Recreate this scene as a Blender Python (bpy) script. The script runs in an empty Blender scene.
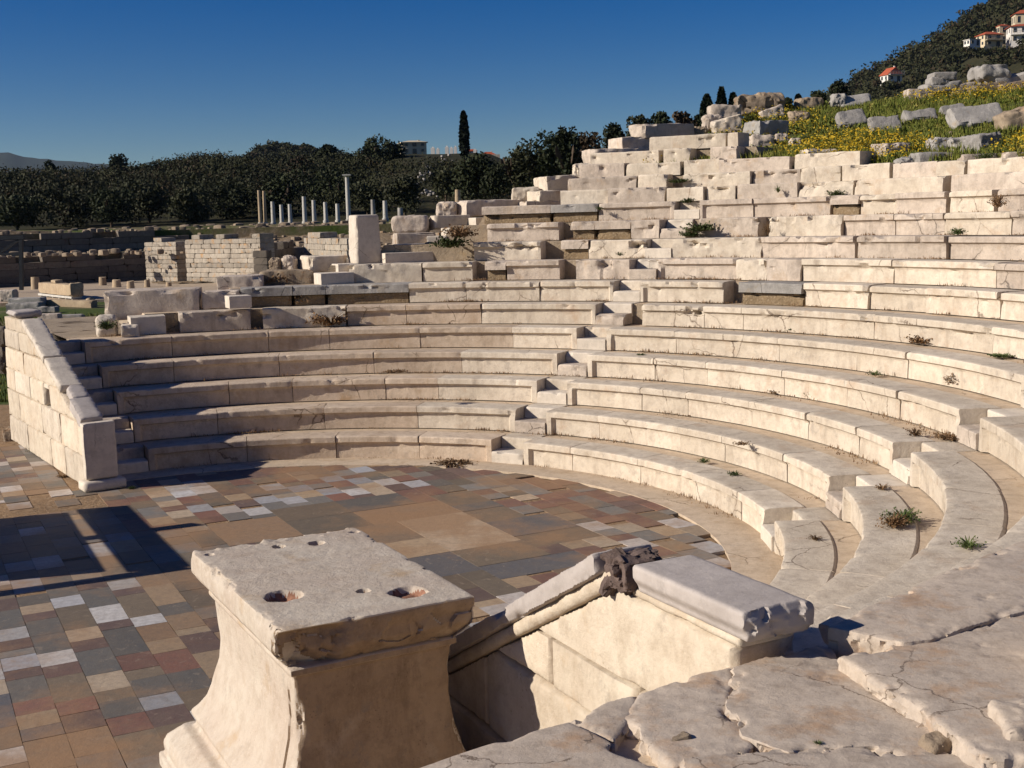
import bpy, bmesh, math, random
from mathutils import Vector, Matrix, noise
random.seed(7)
sc = bpy.context.scene
col = sc.collection
R = math.radians
PI = math.pi

# ------------------------------------------------------------------ camera
CAMH, F, PITCH, ROLL = 3.0994, 1215.68, 0.136105, -0.0272428
fw = Vector((0, math.cos(PITCH), -math.sin(PITCH))); rt0 = Vector((1, 0, 0)); up0 = rt0.cross(fw)
RT = rt0*math.cos(ROLL) + up0*math.sin(ROLL); UP = -rt0*math.sin(ROLL) + up0*math.cos(ROLL)
cam_d = bpy.data.cameras.new('camera'); cam = bpy.data.objects.new('camera', cam_d); col.objects.link(cam)
cam.matrix_world = Matrix(((RT.x, UP.x, -fw.x, 0), (RT.y, UP.y, -fw.y, 0), (RT.z, UP.z, -fw.z, CAMH), (0, 0, 0, 1)))
cam_d.sensor_width = 36; cam_d.lens = F*36/1024; cam_d.clip_start = .1; cam_d.clip_end = 20000
sc.camera = cam

def ray(x, y): return fw + RT*((x-512)/F) + UP*((384-y)/F)
def atz(x, y, z):
    d = ray(x, y); k = (z-CAMH)/d.z
    return Vector((d.x*k, d.y*k, z))
def atd(x, y, d):                       # a point d metres ahead (world y)
    r = ray(x, y); k = d/r.y
    return Vector((r.x*k, d, CAMH+r.z*k))
def proj(p):
    q = Vector(p)-Vector((0, 0, CAMH)); d = q.dot(fw)
    return 512+F*q.dot(RT)/d, 384-F*q.dot(UP)/d

# ------------------------------------------------------------------ theatre measures
C = Vector((-2.497, 10.9458, 0)); R0, S, T = 4.85, .30006, .61788
def rad(n): return R0+(n-1)*T if n <= 11 else R0+10*T+.30*(n-11)
def zt(n): return n*S if n <= 11 else 11*S+.232*(n-11)
def pol(r, th, z=0): return Vector((C.x+r*math.cos(th), C.y+r*math.sin(th), z))
def th_at(n, x):
    r, z = rad(n), zt(n); t = 128.0
    while t > 2:
        if proj(pol(r, R(t), z))[0] >= x: break
        t -= .05
    return t

def nz(p, s=1.0, o=0.0):
    return noise.noise(Vector((p[0]*s+o, p[1]*s-o*.7, p[2]*s+o*1.3)))
def fbm(p, s, o=0.0):
    return nz(p, s, o)*.6+nz(p, s*2.1, o+5)*.3+nz(p, s*4.3, o+9)*.15
def facet(p, s, o=0.0):
    # planar tilted facets, as on broken stone
    q = Vector((p[0]*s+o, p[1]*s-o, p[2]*s+o*2)); c = noise.voronoi(q)[1][0]
    n = noise.noise_vector(c*7.31); return max(0, min(1.1, .42+n.x*.9+(q-c).dot(n)*1.4))
def sstep(a, b, x):
    t = min(1, max(0, (x-a)/(b-a))); return t*t*(3-2*t)

# ------------------------------------------------------------------ materials
def nodes(name):
    m = bpy.data.materials.new(name); m.use_nodes = True
    nt = m.node_tree; b = nt.nodes['Principled BSDF']
    return m, nt, b
def N(nt, t, **k):
    n = nt.nodes.new(t)
    for a, v in k.items():
        if a == 'inp':
            for i, w in v.items(): n.inputs[i].default_value = w
        else: setattr(n, a, v)
    return n
def noise_node(nt, vec, scale, detail=6, rough=.6):
    n = N(nt, 'ShaderNodeTexNoise', inp={'Scale': scale, 'Detail': detail, 'Roughness': rough})
    nt.links.new(vec, n.inputs['Vector']); return n.outputs['Fac']
def ramp(nt, fac, a, b, ca=(0, 0, 0, 1), cb=(1, 1, 1, 1)):
    n = N(nt, 'ShaderNodeValToRGB'); e = n.color_ramp.elements
    e[0].position = a; e[1].position = b; e[0].color = ca; e[1].color = cb
    nt.links.new(fac, n.inputs['Fac']); return n.outputs['Color']
def mix(nt, fac, a, b, bt='MIX'):
    n = N(nt, 'ShaderNodeMix', data_type='RGBA', blend_type=bt)
    for s, v in ((n.inputs[0], fac), (n.inputs[6], a), (n.inputs[7], b)):
        if isinstance(v, (int, float)): s.default_value = v
        elif isinstance(v, tuple): s.default_value = v if len(v) == 4 else v+(1,)
        else: nt.links.new(v, s)
    return n.outputs[2]
def bump(nt, b, items):
    prev = None
    for h, st, dist in items:
        n = N(nt, 'ShaderNodeBump', inp={'Strength': st, 'Distance': dist})
        nt.links.new(h, n.inputs['Height'])
        if prev: nt.links.new(prev, n.inputs['Normal'])
        prev = n.outputs['Normal']
    nt.links.new(prev, b.inputs['Normal'])
def stone_mat(name, c1, c2, dark, spot=.5, stain=None, bumpk=1.0, sc_=1.0, rnd=.16, stain_lo=.58, crack=1.0):
    m, nt, b = nodes(name)
    g = N(nt, 'ShaderNodeNewGeometry'); oi = N(nt, 'ShaderNodeObjectInfo')
    off = N(nt, 'ShaderNodeVectorMath', operation='MULTIPLY_ADD', inp={1: (1, 1, 1)})
    cx = N(nt, 'ShaderNodeCombineXYZ'); mm = N(nt, 'ShaderNodeMath', operation='MULTIPLY', inp={1: 37.0})
    nt.links.new(oi.outputs['Random'], mm.inputs[0]); nt.links.new(mm.outputs[0], cx.inputs[0]); nt.links.new(mm.outputs[0], cx.inputs[2])
    nt.links.new(g.outputs['Position'], off.inputs[0]); nt.links.new(cx.outputs[0], off.inputs[2])
    v = off.outputs[0]
    base = mix(nt, ramp(nt, noise_node(nt, v, 1.6*sc_), .35, .65), c1, c2)
    base = mix(nt, ramp(nt, noise_node(nt, v, 9*sc_, 8, .7), .45, .75), base, mix(nt, .5, base, dark))
    if stain:
        base = mix(nt, ramp(nt, noise_node(nt, v, 2.6*sc_, 5, .65), stain_lo, stain_lo+.16), base, stain)
    spots = ramp(nt, noise_node(nt, v, 34*sc_, 6, .75), .60, .72)
    sm = N(nt, 'ShaderNodeMath', operation='MULTIPLY', inp={1: spot}); nt.links.new(spots, sm.inputs[0])
    base = mix(nt, sm.outputs[0], base, dark)
    mp = N(nt, 'ShaderNodeMapping'); mp.inputs['Scale'].default_value = (5, 5, .9); nt.links.new(v, mp.inputs['Vector'])
    seep = N(nt, 'ShaderNodeMath', operation='MULTIPLY', inp={1: .38*spot/.4}); nt.links.new(ramp(nt, noise_node(nt, mp.outputs[0], 1.2*sc_, 6, .7), .52, .74), seep.inputs[0])
    base = mix(nt, seep.outputs[0], base, dark)
    pit = N(nt, 'ShaderNodeTexVoronoi', inp={'Scale': 26*sc_, 'Randomness': 1.0}); nt.links.new(v, pit.inputs['Vector'])
    pm2 = N(nt, 'ShaderNodeMath', operation='MULTIPLY', inp={1: .55}); nt.links.new(ramp(nt, pit.outputs['Distance'], .10, .20, (1, 1, 1, 1), (0, 0, 0, 1)), pm2.inputs[0])
    pk = N(nt, 'ShaderNodeMath', operation='MULTIPLY'); nt.links.new(pm2.outputs[0], pk.inputs[0]); nt.links.new(ramp(nt, noise_node(nt, v, 3.1*sc_, 4, .7), .50, .62), pk.inputs[1])
    base = mix(nt, pk.outputs[0], base, dark)
    dn = N(nt, 'ShaderNodeTexNoise', inp={'Scale': 2.2*sc_, 'Detail': 8, 'Roughness': .65}); nt.links.new(v, dn.inputs['Vector'])
    dv = N(nt, 'ShaderNodeVectorMath', operation='MULTIPLY_ADD', inp={1: (.22, .22, .22)}); nt.links.new(dn.outputs['Color'], dv.inputs[0]); nt.links.new(v, dv.inputs[2])
    vc = N(nt, 'ShaderNodeTexVoronoi', feature='DISTANCE_TO_EDGE', inp={'Scale': 1.5*sc_}); nt.links.new(dv.outputs[0], vc.inputs['Vector'])
    ck = N(nt, 'ShaderNodeMath', operation='MULTIPLY'); nt.links.new(ramp(nt, vc.outputs['Distance'], .003, .012, (1, 1, 1, 1), (0, 0, 0, 1)), ck.inputs[0])
    nt.links.new(ramp(nt, noise_node(nt, v, .9*sc_, 3, .5), .545, .60, (0, 0, 0, 1), (crack, crack, crack, 1)), ck.inputs[1])
    base = mix(nt, ck.outputs[0], base, tuple(x*.75 for x in dark))
    lich = N(nt, 'ShaderNodeMath', operation='MULTIPLY', inp={1: .5}); nt.links.new(ramp(nt, noise_node(nt, v, 4.3*sc_, 10, .78), .56, .66), lich.inputs[0])
    base = mix(nt, lich.outputs[0], base, mix(nt, .45, dark, (.30, .29, .27)))
    pale = ramp(nt, noise_node(nt, v, 21*sc_, 4, .7), .62, .70)
    pm = N(nt, 'ShaderNodeMath', operation='MULTIPLY', inp={1: .35}); nt.links.new(pale, pm.inputs[0])
    base = mix(nt, pm.outputs[0], base, tuple(min(.85, x*1.25) for x in c1))
    mr = N(nt, 'ShaderNodeMapRange', inp={3: 1-rnd, 4: 1+rnd}); nt.links.new(oi.outputs['Random'], mr.inputs[0])
    hs = N(nt, 'ShaderNodeHueSaturation'); nt.links.new(mr.outputs[0], hs.inputs['Value']); nt.links.new(base, hs.inputs['Color'])
    nt.links.new(hs.outputs[0], b.inputs['Base Color'])
    b.inputs['Roughness'].default_value = .82; b.inputs['Specular IOR Level'].default_value = .25
    bump(nt, b, [(noise_node(nt, v, 6*sc_, 4, .6), .16*bumpk, .03), (noise_node(nt, v, 24*sc_, 8, .75), .45*bumpk, .014), (noise_node(nt, v, 90*sc_, 4, .7), .5*bumpk, .004)])
    return m
MARBLE = stone_mat('marble', (.63, .55, .44), (.52, .445, .345), (.25, .19, .14), .5, (.46, .35, .25), rnd=.10)
MARBLE2 = stone_mat('marble_weathered', (.56, .475, .385), (.44, .365, .295), (.17, .135, .105), .6, (.40, .29, .19), 1.4, rnd=.13)
WHITE = stone_mat('marble_white', (.64, .565, .465), (.56, .49, .40), (.33, .28, .22), .3, None, .8, rnd=.06)
TAN = stone_mat('footing_stone', (.54, .43, .31), (.46, .365, .26), (.24, .17, .11), .4, (.36, .25, .15), .8)
GREYS = stone_mat('grey_limestone', (.39, .365, .33), (.28, .26, .235), (.13, .12, .11), .5, (.30, .24, .17), 1.6)
BROWNS = stone_mat('brown_limestone', (.36, .28, .19), (.25, .19, .135), (.11, .085, .06), .55, (.30, .15, .06), 1.8)
PINK = stone_mat('foreground_slab', (.52, .435, .345), (.44, .37, .30), (.23, .175, .13), .6, (.42, .29, .19), .55, 1.7, rnd=.05, stain_lo=.52)
GREYM = stone_mat('grey_marble', (.46, .41, .37), (.40, .355, .32), (.24, .205, .18), .4, None, .5, rnd=.02, crack=.0)
DARKST = stone_mat('dark_broken_stone', (.17, .12, .10), (.11, .08, .07), (.06, .045, .04), .5, None, 1.8)
PED = stone_mat('pedestal_marble', (.54, .475, .385), (.48, .40, .32), (.30, .22, .15), .28, (.43, .32, .21), .9, 1.3, rnd=.02, crack=.0)
ASHLAR = stone_mat('ashlar_marble', (.62, .54, .42), (.55, .46, .35), (.30, .22, .14), .35, (.52, .38, .24), 1.1, rnd=.10, crack=.0)
def plain_mat(name, c, rough=.8, c2=None, scale=5, spec=.2):
    m, nt, b = nodes(name)
    g = N(nt, 'ShaderNodeNewGeometry')
    c2 = c2 or tuple(x*.7 for x in c)
    nt.links.new(mix(nt, ramp(nt, noise_node(nt, g.outputs['Position'], scale), .35, .65), c, c2), b.inputs['Base Color'])
    b.inputs['Roughness'].default_value = rough; b.inputs['Specular IOR Level'].default_value = spec
    return m
def earth_mat(name, c1, c2, c3, s=1.0, green=None):
    m, nt, b = nodes(name)
    g = N(nt, 'ShaderNodeNewGeometry'); v = g.outputs['Position']
    base = mix(nt, ramp(nt, noise_node(nt, v, 1.3*s), .35, .65), c1, c2)
    base = mix(nt, ramp(nt, noise_node(nt, v, 14*s, 8, .7), .5, .68), base, c3)
    if green: base = mix(nt, ramp(nt, noise_node(nt, v, .45*s, 6, .7), .42, .56), base, green)
    nt.links.new(base, b.inputs['Base Color']); b.inputs['Roughness'].default_value = .95; b.inputs['Specular IOR Level'].default_value = .1
    bump(nt, b, [(noise_node(nt, v, 11*s, 8, .7), .8, .05), (noise_node(nt, v, 70*s, 4, .7), .5, .01)])
    return m
MARBLEL = stone_mat('marble_brown_patina', (.56, .455, .345), (.46, .36, .265), (.22, .155, .10), .5, (.40, .28, .17), rnd=.12)
CORE = stone_mat('core_masonry', (.38, .30, .21), (.29, .23, .16), (.13, .10, .07), .7, (.36, .26, .15), 2.0, 1.6)
EARTH = earth_mat('earth_mortar', (.30, .215, .125), (.21, .155, .095), (.40, .31, .21), 2.2)
DIRT = earth_mat('dirt', (.32, .21, .12), (.25, .165, .095), (.37, .27, .18), 1.0)
GROUND = earth_mat('ground_turf', (.20, .15, .10), (.13, .10, .06), (.26, .21, .15), .35, (.060, .085, .020))
SLOPE = earth_mat('slope_turf', (.10, .10, .03), (.07, .085, .022), (.15, .12, .06), .8, (.05, .075, .015))
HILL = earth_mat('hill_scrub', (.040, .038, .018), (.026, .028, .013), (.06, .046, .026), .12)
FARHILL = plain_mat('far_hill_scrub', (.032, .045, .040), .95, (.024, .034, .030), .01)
def leaf_mat(name, c1, c2, c3, s=.4, emit=None):
    m, nt, b = nodes(name)
    g = N(nt, 'ShaderNodeNewGeometry'); v = g.outputs['Position']; oi = N(nt, 'ShaderNodeObjectInfo')
    base = mix(nt, ramp(nt, noise_node(nt, v, s, 3), .38, .62), c1, c2)
    base = mix(nt, ramp(nt, noise_node(nt, v, s*5, 3), .55, .66), base, c3)
    mr = N(nt, 'ShaderNodeMapRange', inp={3: .75, 4: 1.3}); nt.links.new(oi.outputs['Random'], mr.inputs[0])
    hs = N(nt, 'ShaderNodeHueSaturation'); nt.links.new(mr.outputs[0], hs.inputs['Value']); nt.links.new(base, hs.inputs['Color'])
    nt.links.new(hs.outputs[0], b.inputs['Base Color'])
    b.inputs['Roughness'].default_value = .7; b.inputs['Specular IOR Level'].default_value = .15
    return m
LEAF = leaf_mat('leaves_evergreen', (.028, .035, .014), (.021, .027, .011), (.038, .038, .017))
LEAFO = leaf_mat('leaves_olive', (.042, .046, .021), (.034, .037, .016), (.056, .052, .026))
LEAFB = leaf_mat('leaves_brown', (.060, .036, .020), (.042, .030, .016), (.07, .05, .028))
CYP = leaf_mat('leaves_cypress', (.018, .026, .014), (.014, .020, .010), (.026, .034, .016), 1)
WOODS = leaf_mat('wood_canopy', (.056, .058, .022), (.026, .030, .012), (.072, .046, .024), .06)
GRASS = leaf_mat('grass_blades', (.155, .165, .030), (.095, .120, .020), (.24, .19, .05), 1.2)
GRASS2 = leaf_mat('weed_leaves', (.075, .10, .030), (.055, .075, .025), (.11, .10, .04), 6)
DRY = leaf_mat('dry_weed', (.20, .12, .06), (.13, .075, .04), (.26, .18, .09), 8)
YEL = plain_mat('yellow_petals', (.46, .30, .012), .6, (.38, .27, .02), 8)
BARK = plain_mat('bark', (.09, .065, .045), .9)
ROOFR = plain_mat('roof_tiles', (.42, .10, .045), .8, (.32, .075, .04), 1.5)
PLASTER = plain_mat('plaster_white', (.72, .68, .62), .8, (.66, .62, .55), .8)
PLASTERY = plain_mat('plaster_cream', (.60, .50, .34), .8, (.54, .45, .30), .8)
GLASSD = plain_mat('window_dark', (.03, .035, .04), .2, spec=.5)
RAIL = plain_mat('painted_metal', (.32, .33, .34), .5)
TIMBER = plain_mat('sign_timber', (.20, .13, .08), .7)

def tile_mat():
    m, nt, b = nodes('floor_tiles')
    g = N(nt, 'ShaderNodeNewGeometry'); v = g.outputs['Position']
    a = N(nt, 'ShaderNodeAttribute', attribute_name='tint')
    c = a.outputs['Color']
    c = mix(nt, ramp(nt, noise_node(nt, v, 16, 8, .7), .42, .72), c, mix(nt, .45, c, (.09, .07, .055)))
    vn = N(nt, 'ShaderNodeTexNoise', inp={'Scale': 5.0, 'Detail': 8, 'Distortion': 2.5, 'Roughness': .7}); nt.links.new(v, vn.inputs['Vector'])
    c = mix(nt, ramp(nt, vn.outputs['Fac'], .58, .63), c, mix(nt, .3, c, (.42, .33, .24)))
    c = mix(nt, ramp(nt, noise_node(nt, v, 4.5, 6, .7), .35, .70), c, mix(nt, .22, c, (.26, .20, .13)))
    dirt = N(nt, 'ShaderNodeMath', operation='MULTIPLY', inp={1: .75})
    nt.links.new(ramp(nt, noise_node(nt, v, .55, 8, .66), .47, .60), dirt.inputs[0])
    c = mix(nt, .17, c, (.19, .155, .125))
    c = mix(nt, dirt.outputs[0], c, (.31, .185, .095))
    nt.links.new(c, b.inputs['Base Color']); b.inputs['Roughness'].default_value = .62; b.inputs['Specular IOR Level'].default_value = .35
    bump(nt, b, [(noise_node(nt, v, 10, 8, .7), .35, .02), (noise_node(nt, v, 90, 4, .7), .4, .003)])
    return m
TILE = tile_mat()

# ------------------------------------------------------------------ object helpers
def tag(o, label=None, cat=None, group=None, kind=None):
    if label: o['label'] = label
    if cat: o['category'] = cat
    if group: o['group'] = group
    if kind: o['kind'] = kind
    return o
def empty(name, loc, label=None, cat=None, group=None):
    o = bpy.data.objects.new(name, None); col.objects.link(o); o.location = loc; o.empty_display_size = .1
    return tag(o, label, cat, group)
def mesh_obj(name, verts, faces, mat, parent=None, smooth=None, mats=None, fm=None):
    """verts in world space; child stays in place under its (unrotated) parent"""
    o0 = world_origin(parent) if parent else None
    if o0 is None:
        n = len(verts); o0 = Vector((sum(v[0] for v in verts)/n, sum(v[1] for v in verts)/n, min(v[2] for v in verts)))
    me = bpy.data.meshes.new(name)
    me.from_pydata([(v[0]-o0.x, v[1]-o0.y, v[2]-o0.z) for v in verts], [], faces)
    me.update()
    for m in (mats or [mat]): me.materials.append(m)
    if fm: me.polygons.foreach_set('material_index', fm)
    if smooth is not None:
        me.polygons.foreach_set('use_smooth', [True]*len(me.polygons))
        if smooth < 180: me.set_sharp_from_angle(angle=R(smooth))
    ob = bpy.data.objects.new(name, me); col.objects.link(ob)
    if parent: ob.parent = parent
    else: ob.location = o0
    return ob
def world_origin(o):
    v = Vector(o.location)
    while o.parent: o = o.parent; v += o.location
    return v

def rock_geo(c, size, rot=0, bev=.03, amp=.02, freq=2.5, n=8, tilt=(0, 0), seed=0, frac=0, jag=0):
    """rounded, chipped block; c = centre of base"""
    hx, hy, hz = size[0]/2, size[1]/2, size[2]/2
    bev = min(bev, hx*.98, hy*.98, hz*.98)
    vi = {}; V = []; Fc = []
    rc = random.Random(int(seed*1000)+17); cuts = []
    if amp > .0105:
        rel = min(1, bev/(min(hx, hy, hz)+1e-6)); ncut = 6+int(14*rel)
        for _ in range(ncut):
            a = Vector((rc.gauss(0, 1), rc.gauss(0, 1), rc.gauss(0, 1))); a.normalize()
            sup = abs(a.x)*hx+abs(a.y)*hy+abs(a.z)*hz
            if max(abs(a.x), abs(a.y), abs(a.z)) > .93: continue
            cuts.append((a, sup*(1-rc.uniform(.02, .10)-.22*rel*rc.random())))
    nx = max(2, min(26, int(size[0]/max(size)*n)+1)); ny = max(2, min(26, int(size[1]/max(size)*n)+1)); nzz = max(2, min(26, int(size[2]/max(size)*n)+1))
    def vert(i, j, k):
        key = (i, j, k)
        if key in vi: return vi[key]
        def ax(t, n_, h):
            u = t/n_*2-1
            return h*(u if abs(u) < 1 else u)
        p = Vector((ax(i, nx, hx), ax(j, ny, hy), ax(k, nzz, hz)))
        # push subdivisions towards the edges for a crisp arris
        q = Vector((max(-hx+bev, min(hx-bev, p.x)), max(-hy+bev, min(hy-bev, p.y)), max(-hz+bev, min(hz-bev, p.z))))
        d = p-q
        if d.length > bev: p = q+d*(bev/d.length)
        e = 0
        if frac:
            f = nz(p, freq*.8, seed*3.1)
            if f > .12: e = (f-.12)*frac
        near = sum((abs(p.x) > hx-bev*1.6, abs(p.y) > hy-bev*1.6, abs(p.z) > hz-bev*1.6))
        s = 1-e*(1 if near >= 2 else .25)
        p = Vector((p.x*s, p.y*s, p.z*s))
        p += Vector((fbm(p, freq, seed), fbm(p, freq, seed+20), fbm(p, freq, seed+40)))*amp
        if jag: p += p.normalized()*(facet(p, 7/max(.25, size[0]), seed)-.45)*jag*(p.length/max(hx, .05))**.5*.6
        for cn, cd in cuts:
            k_ = p.dot(cn)-cd
            if k_ > 0: p -= cn*k_
        vi[key] = len(V); V.append(p); return vi[key]
    for k in (0, nzz):
        for i in range(nx):
            for j in range(ny):
                f = [vert(i, j, k), vert(i+1, j, k), vert(i+1, j+1, k), vert(i, j+1, k)]
                Fc.append(f if k else f[::-1])
    for i in (0, nx):
        for j in range(ny):
            for k in range(nzz):
                f = [vert(i, j, k), vert(i, j+1, k), vert(i, j+1, k+1), vert(i, j, k+1)]
                Fc.append(f if i else f[::-1])
    for j in (0, ny):
        for i in range(nx):
            for k in range(nzz):
                f = [vert(i, j, k), vert(i, j, k+1), vert(i+1, j, k+1), vert(i+1, j, k)]
                Fc.append(f if j else f[::-1])
    M = Matrix.Rotation(rot, 3, 'Z') @ Matrix.Rotation(tilt[0], 3, 'X') @ Matrix.Rotation(tilt[1], 3, 'Y')
    c = Vector(c)+Vector((0, 0, hz))
    return [M @ v + c for v in V], Fc
def rock(name, c, size, mat, parent=None, label=None, cat='stone', group=None, smooth=40, **k):
    V, Fc = rock_geo(c, size, **k)
    o = mesh_obj(name, V, Fc, mat, parent, smooth)
    return tag(o, label, cat if label else None, group)
def box_geo(a, b):
    (x0, y0, z0), (x1, y1, z1) = a, b
    V = [(x0, y0, z0), (x1, y0, z0), (x1, y1, z0), (x0, y1, z0), (x0, y0, z1), (x1, y0, z1), (x1, y1, z1), (x0, y1, z1)]
    return [Vector(v) for v in V], [[3, 2, 1, 0], [4, 5, 6, 7], [0, 1, 5, 4], [1, 2, 6, 5], [2, 3, 7, 6], [3, 0, 4, 7]]
def join_geo(gs):
    V = []; Fc = []
    for v, f in gs:
        o = len(V); V += list(v); Fc += [[i+o for i in q] for q in f]
    return V, Fc
def rotz(V, a, c):
    M = Matrix.Rotation(a, 3, 'Z'); c = Vector(c)
    return [M @ v + c for v in V]
def cyl_geo(c, r0, r1, h, n=20, amp=0, seed=0, rings=5):
    V = []; Fc = []
    for k in range(rings+1):
        t = k/rings; r = r0+(r1-r0)*t
        for i in range(n):
            a = 2*PI*i/n; p = Vector((math.cos(a)*r, math.sin(a)*r, h*t))
            q = 1+amp*fbm(p+Vector(c), 3, seed)
            V.append(Vector((c[0]+p.x*q, c[1]+p.y*q, c[2]+p.z+(amp*.3*nz(p, 4, seed) if k == rings else 0))))
    for k in range(rings):
        for i in range(n):
            j = (i+1) % n; Fc.append([k*n+i, k*n+j, (k+1)*n+j, (k+1)*n+i])
    Fc.append([rings*n+i for i in range(n)]); Fc.append([i for i in range(n)][::-1])
    return V, Fc
def sculpt(name, V, Fc, vox, fn, mat, parent=None, smooth=35):
    """close-up stone: voxel-remeshed to a dense surface, then weathered vertex by vertex"""
    me = bpy.data.meshes.new('tmp'); me.from_pydata([tuple(v) for v in V], [], Fc); me.update()
    bm = bmesh.new(); bm.from_mesh(me); bmesh.ops.recalc_face_normals(bm, faces=bm.faces); bm.to_mesh(me); bm.free()
    o = bpy.data.objects.new('tmp', me); col.objects.link(o)
    md = o.modifiers.new('r', 'REMESH'); md.mode = 'VOXEL'; md.voxel_size = vox
    dg = bpy.context.evaluated_depsgraph_get(); dg.update()
    ev = o.evaluated_get(dg); m2 = ev.to_mesh()
    V2 = [v.co.copy() for v in m2.vertices]; F2 = [list(p.vertices) for p in m2.polygons]
    ev.to_mesh_clear(); bpy.data.objects.remove(o); bpy.data.meshes.remove(me)
    V2 = [fn(v) for v in V2]
    return mesh_obj(name, V2, F2, mat, parent, smooth)
def prism_geo(poly, z0, z1):
    n = len(poly)
    V = [Vector((p[0], p[1], z0)) for p in poly]+[Vector((p[0], p[1], z1)) for p in poly]
    Fc = [list(range(n))[::-1], [n+i for i in range(n)]]+[[i, (i+1) % n, n+(i+1) % n, n+i] for i in range(n)]
    return V, Fc
def seg_dist(p, poly):
    best = 9e9; near = None
    for i in range(len(poly)):
        a = Vector(poly[i][:2]); b = Vector(poly[(i+1) % len(poly)][:2]); ab = b-a
        t = max(0, min(1, (p-a).dot(ab)/ab.length_squared)); q = a+ab*t; d = (p-q).length
        if d < best: best = d; near = q
    return best, near
def slab(name, px, z, th, label, vox=.0095, chip=.05, seed=0, mat=PINK, amp=.006, tilt=None, wob=.011, parent=None, dz=None):
    poly = [atz(x, y, z) for x, y in px]
    cen = sum(poly, Vector())/len(poly); c2 = Vector(cen[:2])
    poly = [p+(p-cen).normalized()*.020 for p in poly]
    pl = []
    for i in range(len(poly)):                                    # irregular outline
        a, b = poly[i], poly[(i+1) % len(poly)]; k = max(1, int((b-a).length/.07))
        for j in range(k):
            p = a.lerp(b, j/k); q = Vector((nz(p, 5, seed), nz(p, 5, seed+9)))*wob+Vector((nz(p, 17, seed), nz(p, 17, seed+9)))*wob*.4
            pl.append((p.x+q.x, p.y+q.y))
    V, Fc = prism_geo(pl, z-th, z)
    simp = [Vector(p[:2]) for p in poly]
    def fn(v):
        d, q = seg_dist(Vector(v[:2]), simp); dzt = z-v.z
        e = math.exp(-(d*d)/(2*.026**2)-(dzt*dzt)/(2*.04**2))
        c = max(0, fbm(v, 4.5, seed)+.02)*chip*e*1.3*(.2+1.8*facet(v, 15, seed))+.004*e
        v = Vector(v); inw = (c2-Vector(v[:2])); inw = inw/(inw.length+1e-6)
        v.x += inw.x*c; v.y += inw.y*c; v.z -= c*.7
        v.z += fbm(v, 1.6, seed)*amp*.9+fbm(v, 18, seed)*amp*.30-(max(0, fbm(v, 3.3, seed+8)-.22)*.05*(facet(v, 20, seed)) if dzt < .02 else 0)
        if d < .03 and dzt > .012:
            f = (facet(v, 15, seed)-.4)*.026; v.x += inw.x*f; v.y += inw.y*f
        if dz: v.z += dz(v)
        return v
    o = sculpt(name, V, Fc, vox, fn, mat, parent, 32)
    if label: tag(o, label, 'slab')
    return o

# ------------------------------------------------------------------ foliage helpers
def quads(cloud, sz, V, Fc, flat=0.0):
    for p in cloud:
        s = sz*random.uniform(.6, 1.35)
        a = Vector((random.gauss(0, 1), random.gauss(0, 1), random.gauss(0, 1)*(1-flat))).normalized()
        b = a.cross(Vector((random.gauss(0, 1), random.gauss(0, 1), random.gauss(0, 1)))).normalized()
        o = len(V); V += [p-a*s-b*s*.5, p+a*s-b*s*.4, p+a*s*.8+b*s*.5, p-a*s*.7+b*s*.55]; Fc.append([o, o+1, o+2, o+3])
def crown_cloud(c, r, h, n, lobes=7):
    out = []; L = []
    for i in range(lobes):
        a = random.uniform(0, 2*PI); q = random.uniform(0, .62)
        L.append((Vector((c[0]+math.cos(a)*r*q, c[1]+math.sin(a)*r*q, c[2]+h*random.uniform(.25, .78))), r*random.uniform(.32, .6)))
    for i in range(n):
        lc, lr = random.choice(L)
        d = Vector((random.gauss(0, 1), random.gauss(0, 1), random.gauss(0, 1))).normalized()*lr*random.uniform(.55, 1.08)
        d.z *= h/(2*r)*1.1
        out.append(lc+d)
    return out
def tree(name, base, r, h, label, leaf=LEAF, n=700, sz=.2, trunk=.3, lobes=8, group=None, cat='tree'):
    t = empty(name, base, label, cat, group)
    V = []; Fc = []; quads(crown_cloud((base[0], base[1], base[2]+h*trunk*.7), r, h*(1-trunk*.7), n, lobes), sz, V, Fc)
    mesh_obj('crown', V, Fc, leaf, t)
    V, Fc = cyl_geo((base[0], base[1], base[2]-.3), h*.045, h*.02, h*.6, 8, .3)
    gs = [(V, Fc)]
    for k in range(4):
        a = random.uniform(0, 2*PI); v, f = cyl_geo((0, 0, 0), h*.02, h*.008, h*.4, 6, .1)
        M = Matrix.Rotation(a, 3, 'Z') @ Matrix.Rotation(R(38), 3, 'Y'); gs.append(([M @ q+Vector((base[0], base[1], base[2]+h*random.uniform(.2, .4))) for q in v], f))
    V, Fc = join_geo(gs); mesh_obj('trunk', V, Fc, BARK, t)
    return t
def cypress(base, r, h, label, n=1600, sz=.12, group=None):
    t = empty('cypress', base, label, 'tree', group); cl = []
    for i in range(n):
        k = random.random()**.8; rr = r*(math.sin(PI*min(1, k*.86+.12))**.7)*(1-k*.25)*random.uniform(.75, 1.08)*(1+.18*nz((k*6, base[0], 0), 1.5))
        a = random.uniform(0, 2*PI); cl.append(Vector((base[0]+math.cos(a)*rr, base[1]+math.sin(a)*rr, base[2]+h*(.04+.96*k))))
    V = []; Fc = []; quads(cl, sz, V, Fc); mesh_obj('crown', V, Fc, CYP, t)
    V, Fc = cyl_geo((base[0], base[1], base[2]-.3), r*.22, r*.05, h*.9, 8); mesh_obj('trunk', V, Fc, BARK, t)
    return t
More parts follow.
